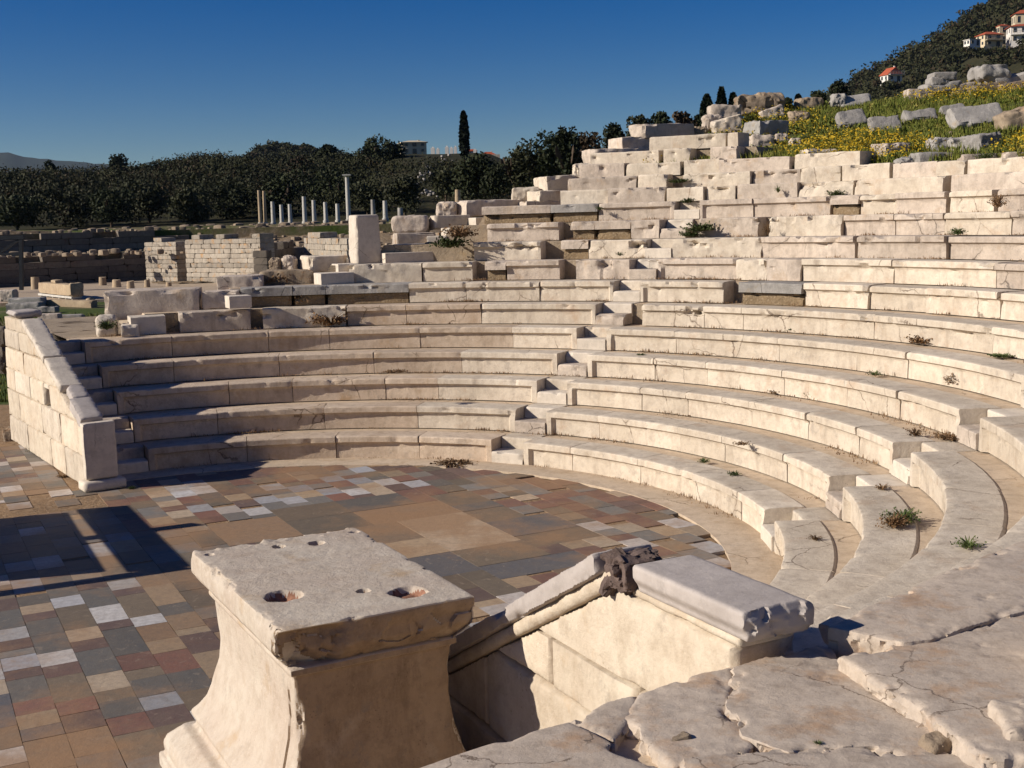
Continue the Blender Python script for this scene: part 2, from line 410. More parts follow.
def tuft(base, r, h, label, mat=GRASS2, n=60, kind='leafy', name='weed_tuft', mat2=None):
    V = []; Fc = []; base = Vector(base); r *= .95; h *= .95
    for i in range(n):
        a = random.uniform(0, 2*PI); l = random.uniform(.35, 1)
        tip = base+Vector((math.cos(a)*r*l, math.sin(a)*r*l, h*random.uniform(.25, 1)*(1-.35*l)))
        side = Vector((-math.sin(a), math.cos(a), 0))*r*.035
        mid = base.lerp(tip, .5)+Vector((0, 0, h*.12))
        o = len(V); V += [base+side*.6, base-side*.6, mid-side, mid+side, tip]
        Fc += [[o, o+1, o+2, o+3], [o+3, o+2, o+4]]
        if kind == 'leafy':
            for q in range(3):
                p = base.lerp(tip, random.uniform(.35, 1)); quads([p], r*.055, V, Fc)
    o = mesh_obj(name, V, Fc, mat)
    return tag(o, label, 'weed')

# ================================================================== THE FLOOR
AG = R(-63); GU = Vector((math.cos(AG), math.sin(AG), 0)); GV = Vector((-GU.y, GU.x, 0))
def uv2(u, v, z=0): return Vector((C.x, C.y, z))+GU*u+GV*v
def to_uv(p):
    q = Vector(p)-C; return q.dot(GU), q.dot(GV)
PAL = dict(w=(.56, .52, .48), b=(.40, .41, .43), s=(.115, .112, .10), g=(.20, .19, .17), o=(.155, .12, .078), n=(.26, .165, .09),
           t=(.40, .285, .17), m=(.125, .072, .060), r=(.20, .085, .058), d=(.085, .088, .095), c=(.46, .35, .235))
occ = {}; tiles = []
US, VS = .05, .25
def cell(u, v): return int(math.floor(u/US+.5)), int(math.floor(v/VS+.5))
def add_tile(u0, u1, v0, v1, c, z=None):
    a, b = cell(u0, v0), cell(u1, v1)
    if b[1] == a[1]: b = (b[0], a[1]+1)
    for i in range(a[0], b[0]):
        for j in range(a[1], b[1]):
            if (i, j) in occ: return
    for i in range(a[0], b[0]):
        for j in range(a[1], b[1]): occ[(i, j)] = 1
    tiles.append((a[0]*US, b[0]*US, a[1]*VS, b[1]*VS, c))
# columns read off the photograph: v, then (u start, u end, colour)
COLS = {
 -2.25: [(-.3, .0, 'o'), (.0, .35, 'm'), (.35, .85, 's'), (.85, 1.15, 'w'), (1.15, 1.4, 'm'), (1.4, 1.55, 'g'), (1.55, 1.85, 'b'), (1.85, 2.05, 'm'), (2.05, 2.5, 's'), (2.5, 2.75, 'r'), (2.75, 3.0, 't'), (3.0, 3.2, 'd'), (3.2, 3.7, 'n'), (3.7, 4.1, 'o')],
 -2.0: [(.0, .3, 's'), (.3, .55, 'c'), (.55, .75, 'm'), (.75, 1.15, 's'), (1.15, 1.6, 's'), (1.6, 1.9, 'w'), (1.9, 2.15, 'm'), (2.15, 2.65, 'o'), (2.65, 2.9, 'r'), (2.9, 3.2, 'm'), (3.2, 3.6, 'n'), (3.6, 4.0, 'g')],
 -1.75: [(-1.25, -.8, 'w'), (-.8, -.45, 'm'), (-.45, .2, 's'), (.2, .5, 'b'), (.5, 1.15, 'o'), (1.15, 1.45, 'c'), (1.45, 1.7, 'm'), (1.7, 2.25, 's'), (2.25, 2.6, 'c'), (2.6, 2.8, 'o'), (2.8, 3.1, 's'), (3.1, 3.4, 'r'), (3.4, 3.8, 'o'), (3.8, 4.2, 'g')],
 -1.5: [(-1.9, -1.5, 'g'), (-.95, -.55, 'm'), (-.55, -.2, 'c'), (-.2, .1, 'm'), (.1, .65, 's'), (.65, 1.1, 'w'), (1.1, 1.3, 'm'), (1.3, 1.95, 's'), (1.95, 2.3, 'r'), (2.3, 2.5, 'o'), (2.5, 2.85, 's'), (2.85, 3.1, 'b'), (3.1, 3.4, 'm'), (3.4, 3.8, 'o')],
 -1.25: [(-1.5, -.95, 'w'), (-.95, -.5, 'o'), (-.5, -.05, 'o'), (-.05, .25, 'w'), (.25, .45, 'm'), (.45, 1.1, 'o'), (1.1, 1.35, 'w'), (1.35, 1.75, 'n'), (1.75, 2.05, 't'), (2.05, 2.5, 'r'), (2.5, 2.9, 's')],
 -1.0: [(-.5, .3, 'n'), (.3, .9, 't'), (.9, 1.2, 's'), (1.2, 1.6, 'n'), (1.6, 1.75, 't'), (1.75, 2.2, 'm')],
 -2.5: [(-.8, -.5, 't'), (-.5, .0, 'm'), (.0, .4, 'g'), (.4, .6, 'c'), (.6, 1.1, 's'), (1.1, 1.5, 'm'), (2.0, 2.3, 'c'), (2.3, 2.9, 'd')],
}
for v, L in COLS.items():
    for a, b, c in L: add_tile(a, b, v, v+.25, c)
# large pavers of the middle
BIG = [(-.65, .70, 1.75, 2.5, 'c0'), (-.65, .1, 1.25, 1.75, 'n'), (.1, .7, 1.0, 1.75, 't'), (-1.3, -.65, 1.5, 2.5, 'n'), (.70, 1.3, 1.75, 2.5, 'o'), (-.1, .55, 2.5, 3.25, 'd'),
       (-.65, -.1, 2.5, 3.0, 'o'), (.55, 1.0, 2.5, 3.25, 'o'), (.70, 1.4, 1.0, 1.75, 'd'), (1.3, 1.75, 1.75, 2.75, 'd'), (-1.3, -.65, .75, 1.5, 'o'), (-.65, .1, .5, 1.25, 'n'), (.1, .7, .25, 1.0, 'o'),
       (-1.55, -.95, 2.5, 3.0, 'o'), (-.95, -.65, 2.5, 3.0, 's'), (-1.9, -1.3, .75, 1.5, 'o'), (-1.6, -.65, 0, .75, 'n'), (-1.9, -1.3, 1.5, 2.25, 's')]
for u0, u1, v0, v1, c in BIG: add_tile(u0, u1, v0, v1, 'c' if c == 'c0' else c)
def Z3(x, y): return 300+x/3.2, 440+y/3.2
def Z4(x, y): return 120+x/3.2, 440+y/3.2
def Z5(x, y): return 430+x/2.926, 440+y/2.926
def Z1(x, y): return x/3.2, 430+y/3.2
WH = [Z4(*p)+(c,) for p, c in (((145,138),'c'),((235,140),'b'),((120,173),'c'),((205,173),'w'),((495,150),'w'),((590,155),'b'),((680,162),'b'),((775,165),'w'),((870,167),'w'),((605,120),'c'),((695,123),'b'),((785,128),'b'),((880,132),'w'),((970,137),'b'),((475,190),'b'),((565,193),'b'),((665,197),'w'),((385,183),'t'),((260,220),'b'),((350,225),'w'),((445,228),'w'),((125,262),'t'),((790,95),'b'),((400,135),'r'),((430,115),'m'),((820,96),'m'),((900,98),'r'),((300,120),'m'))]
WH += [Z5(*p)+(c,) for p, c in (((485,250),'w'),((590,257),'c'),((505,298),'c'),((625,300),'w'),((590,330),'w'),((800,262),'c'),((850,308),'w'),((750,305),'t'),((515,155),'r'),((405,157),'r'),((430,195),'r'),((650,195),'r'),((745,245),'r'),((570,285),'r'),((810,290),'r'),((320,190),'r'),((230,185),'r'),((385,125),'r'),((345,408),'r'),((300,120),'r'),((445,172),'t'),((480,210),'t'),((720,260),'t'),((640,225),'o'),((370,245),'t'),((240,470),'w'),((170,510),'w'),((210,540),'w'),((660,270),'o'),((700,285),'s'),((550,320),'s'),((850,340),'m'))]
WH += [Z1(*p)+(c,) for p, c in (((168,205),'w'),((30,95),'c'),((25,160),'m'),((20,190),'w'),((35,248),'w'),((80,330),'w'),((185,348),'b'),((375,345),'b'),((590,185),'w'),((40,115),'m'),((70,220),'s'),((240,205),'s'),((190,235),'s'))]
def free_run(u, j):
    return (int(math.floor(u/US+.5)), j) not in occ
for x, y, c in WH:
    p = atz(x, y, 0); u, v = to_uv(p); j = int(math.floor(v/VS)); v0 = j*VS
    k = int(math.floor((u-.17)/US+.5)); u0 = k*US
    add_tile(u0, u0+.35, v0, v0+.25, c)
def paved(u, v):
    p = uv2(u, v)
    if (p-C).length < 4.42: return v > -.75 or u > -3.2
    return v < -1.0 and v > -6.5 and -8.0 < u < 5.6
random.seed(11)
for j in range(int(-6.5/VS), int(4.5/VS)):
    i = int(-8/US); bag = 'o'
    while i < int(5.6/US):
        if (i, j) in occ or not paved(i*US+.1, j*VS+VS/2): i += 1; continue
        L = random.choice((5, 6, 7, 7, 9, 11)) if j*VS < 2.4 else random.choice((5, 6, 7)); n = 0
        while n < L and (i+n, j) not in occ and paved((i+n)*US, j*VS+VS/2): n += 1
        if n < 3:
            i += max(1, n); continue
        u, v = i*US, j*VS
        if u < -1.5 or v > 2.6: bag = random.choice('sogmrmostrggwrc' if v > -1 else 'ogmntsgwo')
        elif v < -1: bag = random.choice('ssogmmrtbwwnoc')
        else: bag = random.choice('oonnogtm')
        for q in range(n): occ[(i+q, j)] = 1
        tiles.append((i*US, (i+n)*US, v, v+VS, bag)); i += n
V = []; Fc = []; tint = []
for k, (u0, u1, v0, v1, c) in enumerate(tiles):
    g = .0015; z = .004+random.uniform(-.0012, .0012); tl = random.uniform(-.001, .001)
    j = [random.uniform(-.0025, .0025) for _ in range(4)]
    P = [(u0+g+j[0], v0+g+j[1], z), (u1-g+j[2], v0+g+j[0], z+tl), (u1-g+j[1], v1-g+j[3], z+tl), (u0+g+j[3], v1-g+j[2], z)]
    o = len(V)
    V += [uv2(a, b, h) for a, b, h in P]+[uv2(a, b, -.03) for a, b, h in P]
    fs = [[0, 1, 2, 3]]+[[4+i, 4+(i+1) % 4, (i+1) % 4, i] for i in range(4)]
    Fc += [[o+i for i in f] for f in fs]
    f = random.uniform(.75, 1.25); base = PAL[c]; w = random.uniform(-.06, .06)
    tint += [(base[0]*f*(1+w), base[1]*f, base[2]*f*(1-w), 1)]*5
fl = mesh_obj('orchestra_paving', V, Fc, TILE)
at = fl.data.attributes.new('tint', 'FLOAT_COLOR', 'FACE')
at.data.foreach_set('color', [x for t in tint for x in t])
tag(fl, kind='structure')
V, Fc = prism_geo([tuple(uv2(-8, -6.5))[:2], tuple(uv2(5.6, -6.5))[:2], tuple(uv2(5.6, -1.0))[:2], tuple(uv2(4.2, 0))[:2], tuple(uv2(3.5, 3))[:2], tuple(uv2(0, 4.6))[:2], tuple(uv2(-3.5, 3))[:2], tuple(uv2(-4.2, 0))[:2], tuple(uv2(-8, -1.0))[:2]], -.02, -.003)
tag(mesh_obj('paving_bed', V, Fc, DIRT), kind='structure')
# pale stone kerb ring round the paving
V = []; Fc = []; n = 150
for i in range(n+1):
    th = R(-66+192*i/n)
    for k, (r, z) in enumerate(((4.42, -.02), (4.42, .008), (4.62, .014), (4.86, .012), (4.95, -.02))):
        w = .008*nz((r*3, th*8, 0), 1)
        V.append(pol(r+(w if k < 2 else 0), th, z+.004*nz((r, th*6, 2), 2)))
for i in range(n):
    for k in range(4):
        a = i*5+k; Fc.append([a, a+1, a+6, a+5])
tag(mesh_obj('orchestra_border', V, [f[::-1] for f in Fc], TAN, smooth=40), kind='structure')

# ================================================================== GROUND AND TERRAIN
SKY = [(-300, 168), (0, 172), (50, 172), (120, 168), (190, 152), (243, 158), (300, 156), (345, 157), (380, 152), (400, 140), (425, 136), (500, 137), (530, 150), (560, 150), (600, 150), (650, 138), (700, 128), (800, 120), (1300, 110)]
MTN = [(700, 190), (760, 150), (800, 118), (833, 94), (860, 80), (870, 72), (890, 62), (908, 56), (929, 46), (940, 37), (964, 22), (972, 13), (988, 6), (1040, -30), (1150, -95), (1400, -190)]
def table(T_, x):
    if x <= T_[0][0]: return T_[0][1]
    for (a, b), (c, d) in zip(T_, T_[1:]):
        if x <= c: return b+(d-b)*(x-a)/(c-a)
    return T_[-1][1]
def horiz(x): return 231.4+(203.5-231.4)*x/1024
def azx(x, y): return max(-900, min(1700, 512+F*(x/max(y, .1))+6))
def terr(x, y):
    """height of the open ground"""
    p = Vector((x, y, 0)); rr = (p-C).length; th = math.degrees(math.atan2(y-C.y, x-C.x))
    if y < 20: 
        z = -.03
        return z
    a = azx(x, y); hz_ = horiz(a)
    z = -.03+.53*sstep(20, 34, y)
    # stepped terrace behind the courtyard
    t = x*.3-y*.95                          # distance measured against the retaining walls
    edge = sstep(63.5, 64.2, y-.31*(x+30)+ (0))
    z = z+(2.45)*edge*sstep(-60, -10, x)*0 + 2.55*edge
    if a > 560: z = max(z, .5+2.6*sstep(26, 40, y)*sstep(540, 640, a))
    zt_ = 3.1+(hz_-table(SKY, a))*150/F - 2.4
    z += (zt_-3.0)*sstep(82, 150, y)
    if y > 150: z += (y-150)*.0
    if a > 690:
        zm = 3.1+(hz_-table(MTN, a))*500/F-4
        if y > 120: z = max(z, 5+(zm-5)*(sstep(0, 1, min(1, (y-120)/380)*.72)/sstep(0, 1, .72)) if y < 500 else zm-(y-500)*.12)
    z += .12*fbm((x, y, 0), .22)*sstep(22, 40, y)+ .9*fbm((x, y, 3), .035)*sstep(80, 130, y)
    if y > 700: z = min(z, 14)
    return z
V = []; Fc = []
ys = [-60, -30, -12, -5]+[ -2+i*1.2 for i in range(19)]
y = ys[-1]
while y < 700: y *= 1.035; ys.append(y)
ys += [900, 1400, 2200, 3000, 3900]
nx = 150
for yy in ys:
    for i in range(nx+1):
        s_ = (i/nx*2-1); w = 30+max(0, yy)*.75
        x = s_*w if yy < 900 else s_*yy*1.2
        V.append((x, yy, terr(x, yy)))
for j in range(len(ys)-1):
    for i in range(nx): a = j*(nx+1)+i; Fc.append([a, a+1, a+nx+2, a+nx+1])
fm = []
for f in Fc:
    yy = V[f[0]][1]; fm.append(0 if yy < 21 else (1 if yy < 84 else 2))
tag(mesh_obj('ground', V, Fc, None, smooth=60, mats=[DIRT, GROUND, HILL], fm=fm), kind='structure')

# distant blue ridge
V = []; Fc = []
FAR = [(-500, 150), (-200, 160), (0, 153), (12, 152), (30, 157), (60, 160), (75, 161), (110, 164), (150, 168), (260, 200), (420, 225)]
FAR2 = [(200, 200), (240, 160), (258, 149), (268, 143.5), (290, 144.5), (318, 147), (345, 154), (400, 175), (460, 215)]
def ridge(T_, d, depth, name, mat, x0, x1, n, amp):
    V = []; Fc = []
    for i in range(n+1):
        x = x0+(x1-x0)*i/n; y = table(T_, x)
        top = atd(x, y, d); h = top.z
        top.z += amp*nz((x*.11, d, 0), 1)+amp*.5*nz((x*.31, d, 0), 1)
        for k, (dd, f) in enumerate(((-depth, 0), (-depth*.66, .34), (-depth*.33, .70), (0, 1), (depth*.5, .55), (depth, 0))):
            q = atd(x, 215, d+dd); q.z = -5+(top.z+5)*f+(amp*1.5*fbm((q.x/d*40, dd/d*40, 0), 1) if 0 < f < 1 else 0); V.append(q)
    for i in range(n):
        for k in range(5): a = i*6+k; Fc.append([a, a+6, a+7, a+1])
    return tag(mesh_obj(name, V, Fc, mat, smooth=60), kind='structure')
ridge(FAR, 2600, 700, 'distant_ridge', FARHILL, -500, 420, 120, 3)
ridge(FAR2, 420, 120, 'far_hill', HILL, 200, 460, 80, .8)

# ================================================================== SEATING BANK (earth and footing stones under the rows)
def zmax_row(th):
    t = math.degrees(th)
    if t > 112: return 5
    if t > 103: return 6
    if t > 93: return 7
    if t > 88: return 8
    if t > 82: return 9
    if t > 79: return 10
    if t > 70: return 11
    if t > 66: return 13
    if t > 62.5: return 15
    if t > 57: return 15
    if t > -32: return 13
    return 5
V = []; Fc = []; fm = []
ths = [-62+i*1.0 for i in range(0, 183)]
NR = 16; per = 2*NR+3
for t in ths:
    th = R(t); zm = zmax_row(th); 
    for n in range(1, NR+1):
        r = rad(n)+.34; za = zt(min(n-1, zm))-(.018 if n > 1 else -.0); zb = zt(min(n, zm))-.018
        wob = .035*nz((r*2, t*.5, 0), 1.3)
        V.append(pol(r+wob, th, za if n > 1 else -.02)); V.append(pol(r+wob*.5, th, zb+(.03*nz((r, t, 3), 1) if n > zm else 0)))
    zz = zt(zm)-.02; re = 14.0 if zm > 6 or t < 90 and zm > 5 else 9.1 if zm == 6 else (13.5 if t < 0 else 8.3)
    V.append(pol(re, th, zz+.08*nz((t, 0, 0), .5))); V.append(pol(re+.5, th, max(.1, zz-1.2))); V.append(pol(re+.9, th, -.1))
for i in range(len(ths)-1):
    for k in range(per-1):
        a = i*per+k; Fc.append([a, a+1, a+per+1, a+per])
        t = ths[i]
        if k < 2*NR-1: 
            n = k//2+1
            fm.append(0 if k % 2 == 0 else (1 if n <= min(7, zmax_row(R(t))) else 1 if n < zmax_row(R(t)) else 2))
        else: fm.append(2)
Fc.append([i for i in range(per)]); fm.append(0); Fc.append([(len(ths)-1)*per+i for i in range(per)][::-1]); fm.append(0)
bank = mesh_obj('seating_bank', V, [f[::-1] for f in Fc], None, smooth=25, mats=[CORE, TAN, CORE], fm=fm)
tag(bank, kind='structure')
# end faces of the bank
for t, nm in ((-62, 0), (120, 1)):
    pass

# ================================================================== SEAT BLOCKS
def seat_geo(n, t0, t1, kind='seat', dep=.42, seed=0, end0=False, end1=False, rough=1.0, zlow=None, ztop=None, roff=0):
    """curved bench block between angles t0<t1 (deg); kind seat = projecting nosing over a hollowed face"""
    r = rad(n)+roff; z0 = zt(n-1)-.005 if zlow is None else zlow; z1 = zt(n) if ztop is None else ztop
    h = z1-z0; nose = .052 if kind == 'seat' else .0
    lip = .085*h/.3
    prof = [(nose, 0), (nose, .25*h), (nose, .5*h), (nose, h-lip-.035), (nose*.75, h-lip-.01), (0, h-lip+.008), (0, h-lip*.5), (0, h-.014), (.006, h-.004), (.016, h), (.08, h), (.2, h), (dep*.7, h), (dep-.02, h), (dep, h-.012), (dep, h*.5), (dep, 0)]
    L = R(t1-t0)*r; step = .035 if n <= 5 else .045
    ns = max(6, int(L/step)); V = []; Fc = []; np_ = len(prof)
    g = .004/r
    for i in range(ns+1):
        th = R(t0)+g+(R(t1-t0)-2*g)*i/ns; s_ = L*i/ns
        near_end = (end0 and s_ < .075) or (end1 and L-s_ < .075)
        edge = min(s_, L-s_)
        for k, (d, z) in enumerate(prof):
            if near_end and k <= 4: d = .0
            p = pol(r+d, th, z0+z)
            # chips along the nosing
            c = max(0, fbm(p, 1.9, seed+1.7)-.24)*.30*rough*(.4+1.3*facet(p, 9, seed))+max(0, nz(p, 8, seed)-.42)*.16*rough
            c += math.exp(-edge/.025)*max(0, .1+nz((s_+seed, n, seed), 1.5))*.09*min(rough, 1.0)
            w = (0, .1, .25, .6, .9, 1, 1, 1, .95, .85, .2, 0, 0, 0, 0, 0, 0)[k]
            wz = (0, 0, 0, 0, -.2, .0, .35, .75, .8, .7, .15, 0, 0, 0, 0, 0, 0)[k]
            d2 = d+c*w+(.0025*nz(p, 9, seed))+((.014*fbm(p, 3, seed)+.03*(facet(p, 5, seed)-.4)*(rough > 2)) if rough > 1.2 and k < 9 else 0)
            zz = z-c*wz+((.003+.010*(rough > 1.2))*fbm(p, 3, seed) if k > 6 and k < 15 else 0)
            V.append(pol(r+min(d2, dep), th, z0+zz))
    for i in range(ns):
        for k in range(np_-1): a = i*np_+k; Fc.append([a, a+np_, a+np_+1, a+1])
    Fc.append([i for i in range(np_)]); Fc.append([ns*np_+i for i in range(np_)][::-1])
    return V, Fc
def earth_fill(row, n, t0, t1):
    V, Fc = seat_geo(n, t0+.15, t1-.15, 'plain', .45, t0, rough=1.6, zlow=zt(n-1)-.01, ztop=zt(n)-.142, roff=.07)
    return mesh_obj('packed_earth', V, Fc, EARTH, row, 50)
def add_block(row, n, t0, t1, kind, seed, e0=False, e1=False):
    if kind == 'slab':           # thin plate bedded on earth
        V, Fc = seat_geo(n, t0, t1, 'plain', .5, seed, rough=1.3, zlow=zt(n)-.14)
        return mesh_obj('capping_slab', V, Fc, GREYS if n in (7, 8, 11) and random.random() < .35 else MARBLE2, row, 35), earth_fill(row, n, t0, t1)
    rough = {'seat': .38 if n < 6 else 1.2, 'plain': 1.2, 'rough': 2.6, 'low': 1.0}[kind]
    V, Fc = seat_geo(n, t0, t1, 'seat' if kind == 'seat' else 'plain', .42, seed, e0, e1, rough, ztop=zt(n)-.03 if kind == 'low' else (zt(n)+.022*nz((seed, n, 1), 1.9) if n > 6 else None), roff=.085*nz((seed, n, 5), 1.9) if n > 6 else .012*nz((seed, n, 5), 1.9))
    m = MARBLEL if t0 > 66+18*nz((seed, n, 0), 1.7) and n < 7 and kind == 'seat' else MARBLE if kind == 'seat' and n < 8 else (WHITE if kind == 'low' else MARBLE2 if (seed*7) % 10 < 5 else MARBLE)
    return mesh_obj('seat_block', V, Fc, m, row, 28)
ORD = ['', 'lowest', 'second', 'third', 'fourth', 'fifth', 'sixth', 'seventh', 'eighth', 'ninth', 'tenth', 'eleventh', 'twelfth', 'thirteenth', 'fourteenth', 'fifteenth', 'sixteenth']
def row(n, spec, where, extra=''):
    t = (spec[0][0]+spec[-1][1])/2
    e = empty('seat_row', pol(rad(n), R(t), zt(n-1)), '%s %s %s' % (ORD[n], extra or 'curved seat row up from the paving,', where), 'seat row', 'curved seat rows of the theatre')
    for i, (a, b, k, e0, e1) in enumerate(spec):
        add_block(e, n, a, b, k, n*3.7+i*1.9+a*.13, e0, e1)
    return e
def split(t0, t1, k, seed, low=.16):
    rnd = random.Random(seed); c = [0]
    ws = [rnd.uniform(.7, 1.4) for _ in range(k)]; s_ = sum(ws)
    for w in ws: c.append(c[-1]+w/s_)
    return [(t0+(t1-t0)*c[i], t0+(t1-t0)*c[i+1]) for i in range(k)]
ST_L, ST_M, ST_R = 118.9, 60.1, .9
def hw(n, w=.232): return math.degrees(w/rad(n))
LW = 'left section between left and middle stairways'
MW = 'section right of the middle stairway'
RW = 'section beyond the right stairway'
LEFT_END = [0, 116.6, 117.2, 118.0, 118.6, 119.4]
for n in range(1, 6):
    a0 = ST_M+hw(n); a1 = LEFT_END[n]
    sp = split(a0, a1, 4+(n > 2)+(n > 4), n*5)
    row(n, [(p, q, 'seat', i == 0, i == len(sp)-1) for i, (p, q) in enumerate(sp)], LW)
def pxrow(n, L, side, where, extra='', e1=False):
    sp = []
    for x0, x1, k in L:
        b = th_at(n, x0); a = th_at(n, x1) if x1 < 1900 else ST_R+hw(n)
        if a >= b: continue
        if side == 'R' and b > ST_M-hw(n)-.8 and n < 12 and abs(b-(ST_M-hw(n))) < 3: b = ST_M-hw(n)
        if side == 'L' and abs(a-(ST_M+hw(n))) < 2 and n < 12: a = ST_M+hw(n)
        sp.append((a, b, k, False, False))
    if side == 'L' and n < 12 and sp[-1][0] <= ST_M+hw(n)+.1: sp[-1] = sp[-1][:3]+(True, False)
    if side == 'R' and n < 12 and sp[0][1] >= ST_M-hw(n)-.1: sp[0] = sp[0][:3]+(False, True)
    # long stretches beyond the frame get extra joints
    out = []
    for s_ in sp:
        if s_[1]-s_[0] > 14:
            k = int((s_[1]-s_[0])/9); q = split(s_[0], s_[1], k, n)
            out += [(a, b, s_[2], False, False) for a, b in q]
        else: out.append(s_)
    return row(n, sorted(out), where, extra)
B = 'broken seat row up from the paving,'
pxrow(6, [(130, 165, 'low'), (179, 250, 'plain'), (262, 345, 'rough'), (346, 405, 'seat'), (405, 480, 'seat'), (480, 592, 'seat')], 'L', LW, B)
pxrow(7, [(240, 292, 'slab'), (292, 325, 'slab'), (325, 408, 'slab'), (408, 465, 'seat'), (465, 538, 'seat'), (538, 610, 'seat')], 'L', LW, B)
pxrow(8, [(348, 421, 'rough'), (422, 472, 'seat'), (484, 505, 'slab'), (505, 558, 'seat'), (575, 621, 'rough')], 'L', LW, B)
pxrow(9, [(473, 540, 'seat'), (560, 588, 'slab'), (588, 640, 'rough')], 'L', LW, B)
pxrow(10, [(486, 558, 'seat'), (570, 594, 'slab'), (594, 630, 'slab'), (631, 650, 'rough')], 'L', LW, B)
pxrow(11, [(481, 550, 'slab'), (550, 597, 'slab'), (597, 659, 'seat')], 'L', LW, B)
for n in (1, 2, 3, 4, 5):
    sp = split(ST_R+hw(n), ST_M-hw(n), 5+(n > 2), n*11+2)
    row(n, [(p, q, 'seat', i == 0, i == len(sp)-1) for i, (p, q) in enumerate(sp)], MW)
pxrow(6, [(640, 702, 'seat'), (702, 741, 'seat'), (741, 871, 'seat'), (871, 989, 'seat'), (989, 2000, 'seat')], 'R', MW)
pxrow(7, [(641, 722, 'seat'), (738, 801, 'slab'), (802, 864, 'seat'), (864, 922, 'seat'), (922, 996, 'seat'), (996, 2000, 'seat')], 'R', MW, B)
pxrow(8, [(653, 734, 'seat'), (736, 767, 'rough'), (767, 801, 'rough'), (802, 892, 'seat'), (892, 994, 'seat'), (994, 2000, 'seat')], 'R', MW, B)
pxrow(9, [(666, 760, 'rough'), (760, 853, 'seat'), (856, 945, 'seat'), (946, 2000, 'seat')], 'R', MW, B)
pxrow(10, [(697, 757, 'rough'), (768, 786, 'rough'), (786, 842, 'rough'), (843, 893, 'seat'), (893, 942, 'seat'), (942, 1009, 'seat'), (1010, 2000, 'seat')], 'R', MW, B)
pxrow(11, [(694, 752, 'seat'), (752, 828, 'seat'), (829, 858, 'slab'), (858, 895, 'seat'), (895, 945, 'seat'), (948, 992, 'seat'), (996, 2000, 'seat')], 'R', MW, B)
for n in (1, 2, 3, 4, 5):
    a0 = {1: -60, 2: -60.5, 3: -61, 4: -61.4, 5: -60}[n]; a1 = ST_R-hw(n)
    sp = split(a0, a1, 4+(n > 3), n*13+1)
    row(n, [(p, q, 'seat', False, i == len(sp)-1) for i, (p, q) in enumerate(sp)], RW)
for n in (6, 7, 8, 9):
    sp = split(-31, ST_R-hw(n), 4, n*13+1)
    row(n, [(p, q, 'seat', False, i == 3) for i, (p, q) in enumerate(sp)], RW)
# upper wall courses of plain blocks
UP_ = 'course of plain weathered blocks in the stepped top wall, above the seats'
def course(n, L, lab):
    sp = []
    for x0, x1, k in L:
        b = th_at(n, x0); a = th_at(n, x1) if x1 < 1900 else 4
        sp.append((a, b, k))
    sp.sort(); e = empty('block_course', pol(rad(n), R(sp[0][0]), zt(n-1)), lab, 'wall course', 'block courses of the top wall')
    for i, (a, b, k) in enumerate(sp):
        parts = split(a, b, max(1, int((b-a)/8)), n)
        for j, (p, q) in enumerate(parts):
            V, Fc = seat_geo(n, p+.05, q-.05, 'plain', .55, n*2.3+i*1.1+j, rough=1.7 if k == 'plain' else 2.6, ztop=zt(n)+.03*nz((n*3.3, i+j*.37, 1), 1.7), roff=.12*nz((n*3.3, i+j*.37, 4), 1.7))
            mesh_obj('wall_block', V, Fc, MARBLE2 if (i+n) % 3 == 0 else MARBLE, e, 35)
    return e
course(12, [(559, 608, 'plain'), (608, 666, 'plain'), (667, 705, 'plain'), (706, 736, 'rough'), (736, 797, 'plain'), (797, 853, 'rough'), (853, 943, 'plain'), (951, 2000, 'plain')], 'lowest plain block course just above the top seat row, running to the right edge')
course(13, [(567, 637, 'plain'), (637, 667, 'plain'), (682, 751, 'plain'), (751, 799, 'plain'), (800, 841, 'rough'), (841, 890, 'plain'), (891, 936, 'plain'), (937, 967, 'plain'), (968, 2000, 'plain')], 'plain block course with a dark weed-filled gap, second above the top seat row')
course(14, [(578, 624, 'plain'), (625, 680, 'plain'), (682, 718, 'plain'), (719, 791, 'plain'), (793, 860, 'plain')], 'plain block course ending where the flowery slope begins, third above the top seat row')
course(15, [(589, 659, 'plain'), (663, 691, 'plain'), (710, 738, 'rough')], 'short gapped course of three blocks, second from the top of the stepped wall')
course(16, [(648, 726, 'plain'), (727, 739, 'rough')], 'topmost long pale beam of stone on the stepped wall')

# ---- stairways
def stairway(deg, rows, label, w=.232, half=True):
    e = empty('stairway', pol(R0, R(deg)), label, 'stairway', 'radial stairways')
    for n in rows:
        a = math.degrees((w-.004)/rad(n))
        V, Fc = seat_geo(n, deg-a, deg+a, 'plain', .32, n*1.3+deg, rough=.8, zlow=zt(n-1)-.004, ztop=zt(n-1)+.15, roff=-.02)
        mesh_obj('step', V, Fc, WHITE if n % 2 else MARBLE2, e, 35)
        V, Fc = seat_geo(n, deg-a, deg+a, 'plain', .36, n*2.3+deg, rough=.6, zlow=zt(n-1)+.10, ztop=zt(n)-.008, roff=.27)
        mesh_obj('step', V, Fc, MARBLE if n % 2 else WHITE, e, 35)
    return e
stairway(ST_M, range(1, 12), 'straight flight of narrow marble steps climbing between the left and middle seats')
stairway(ST_R, range(1, 11), 'narrow marble steps between the middle and right seats, by the near end of the paving')
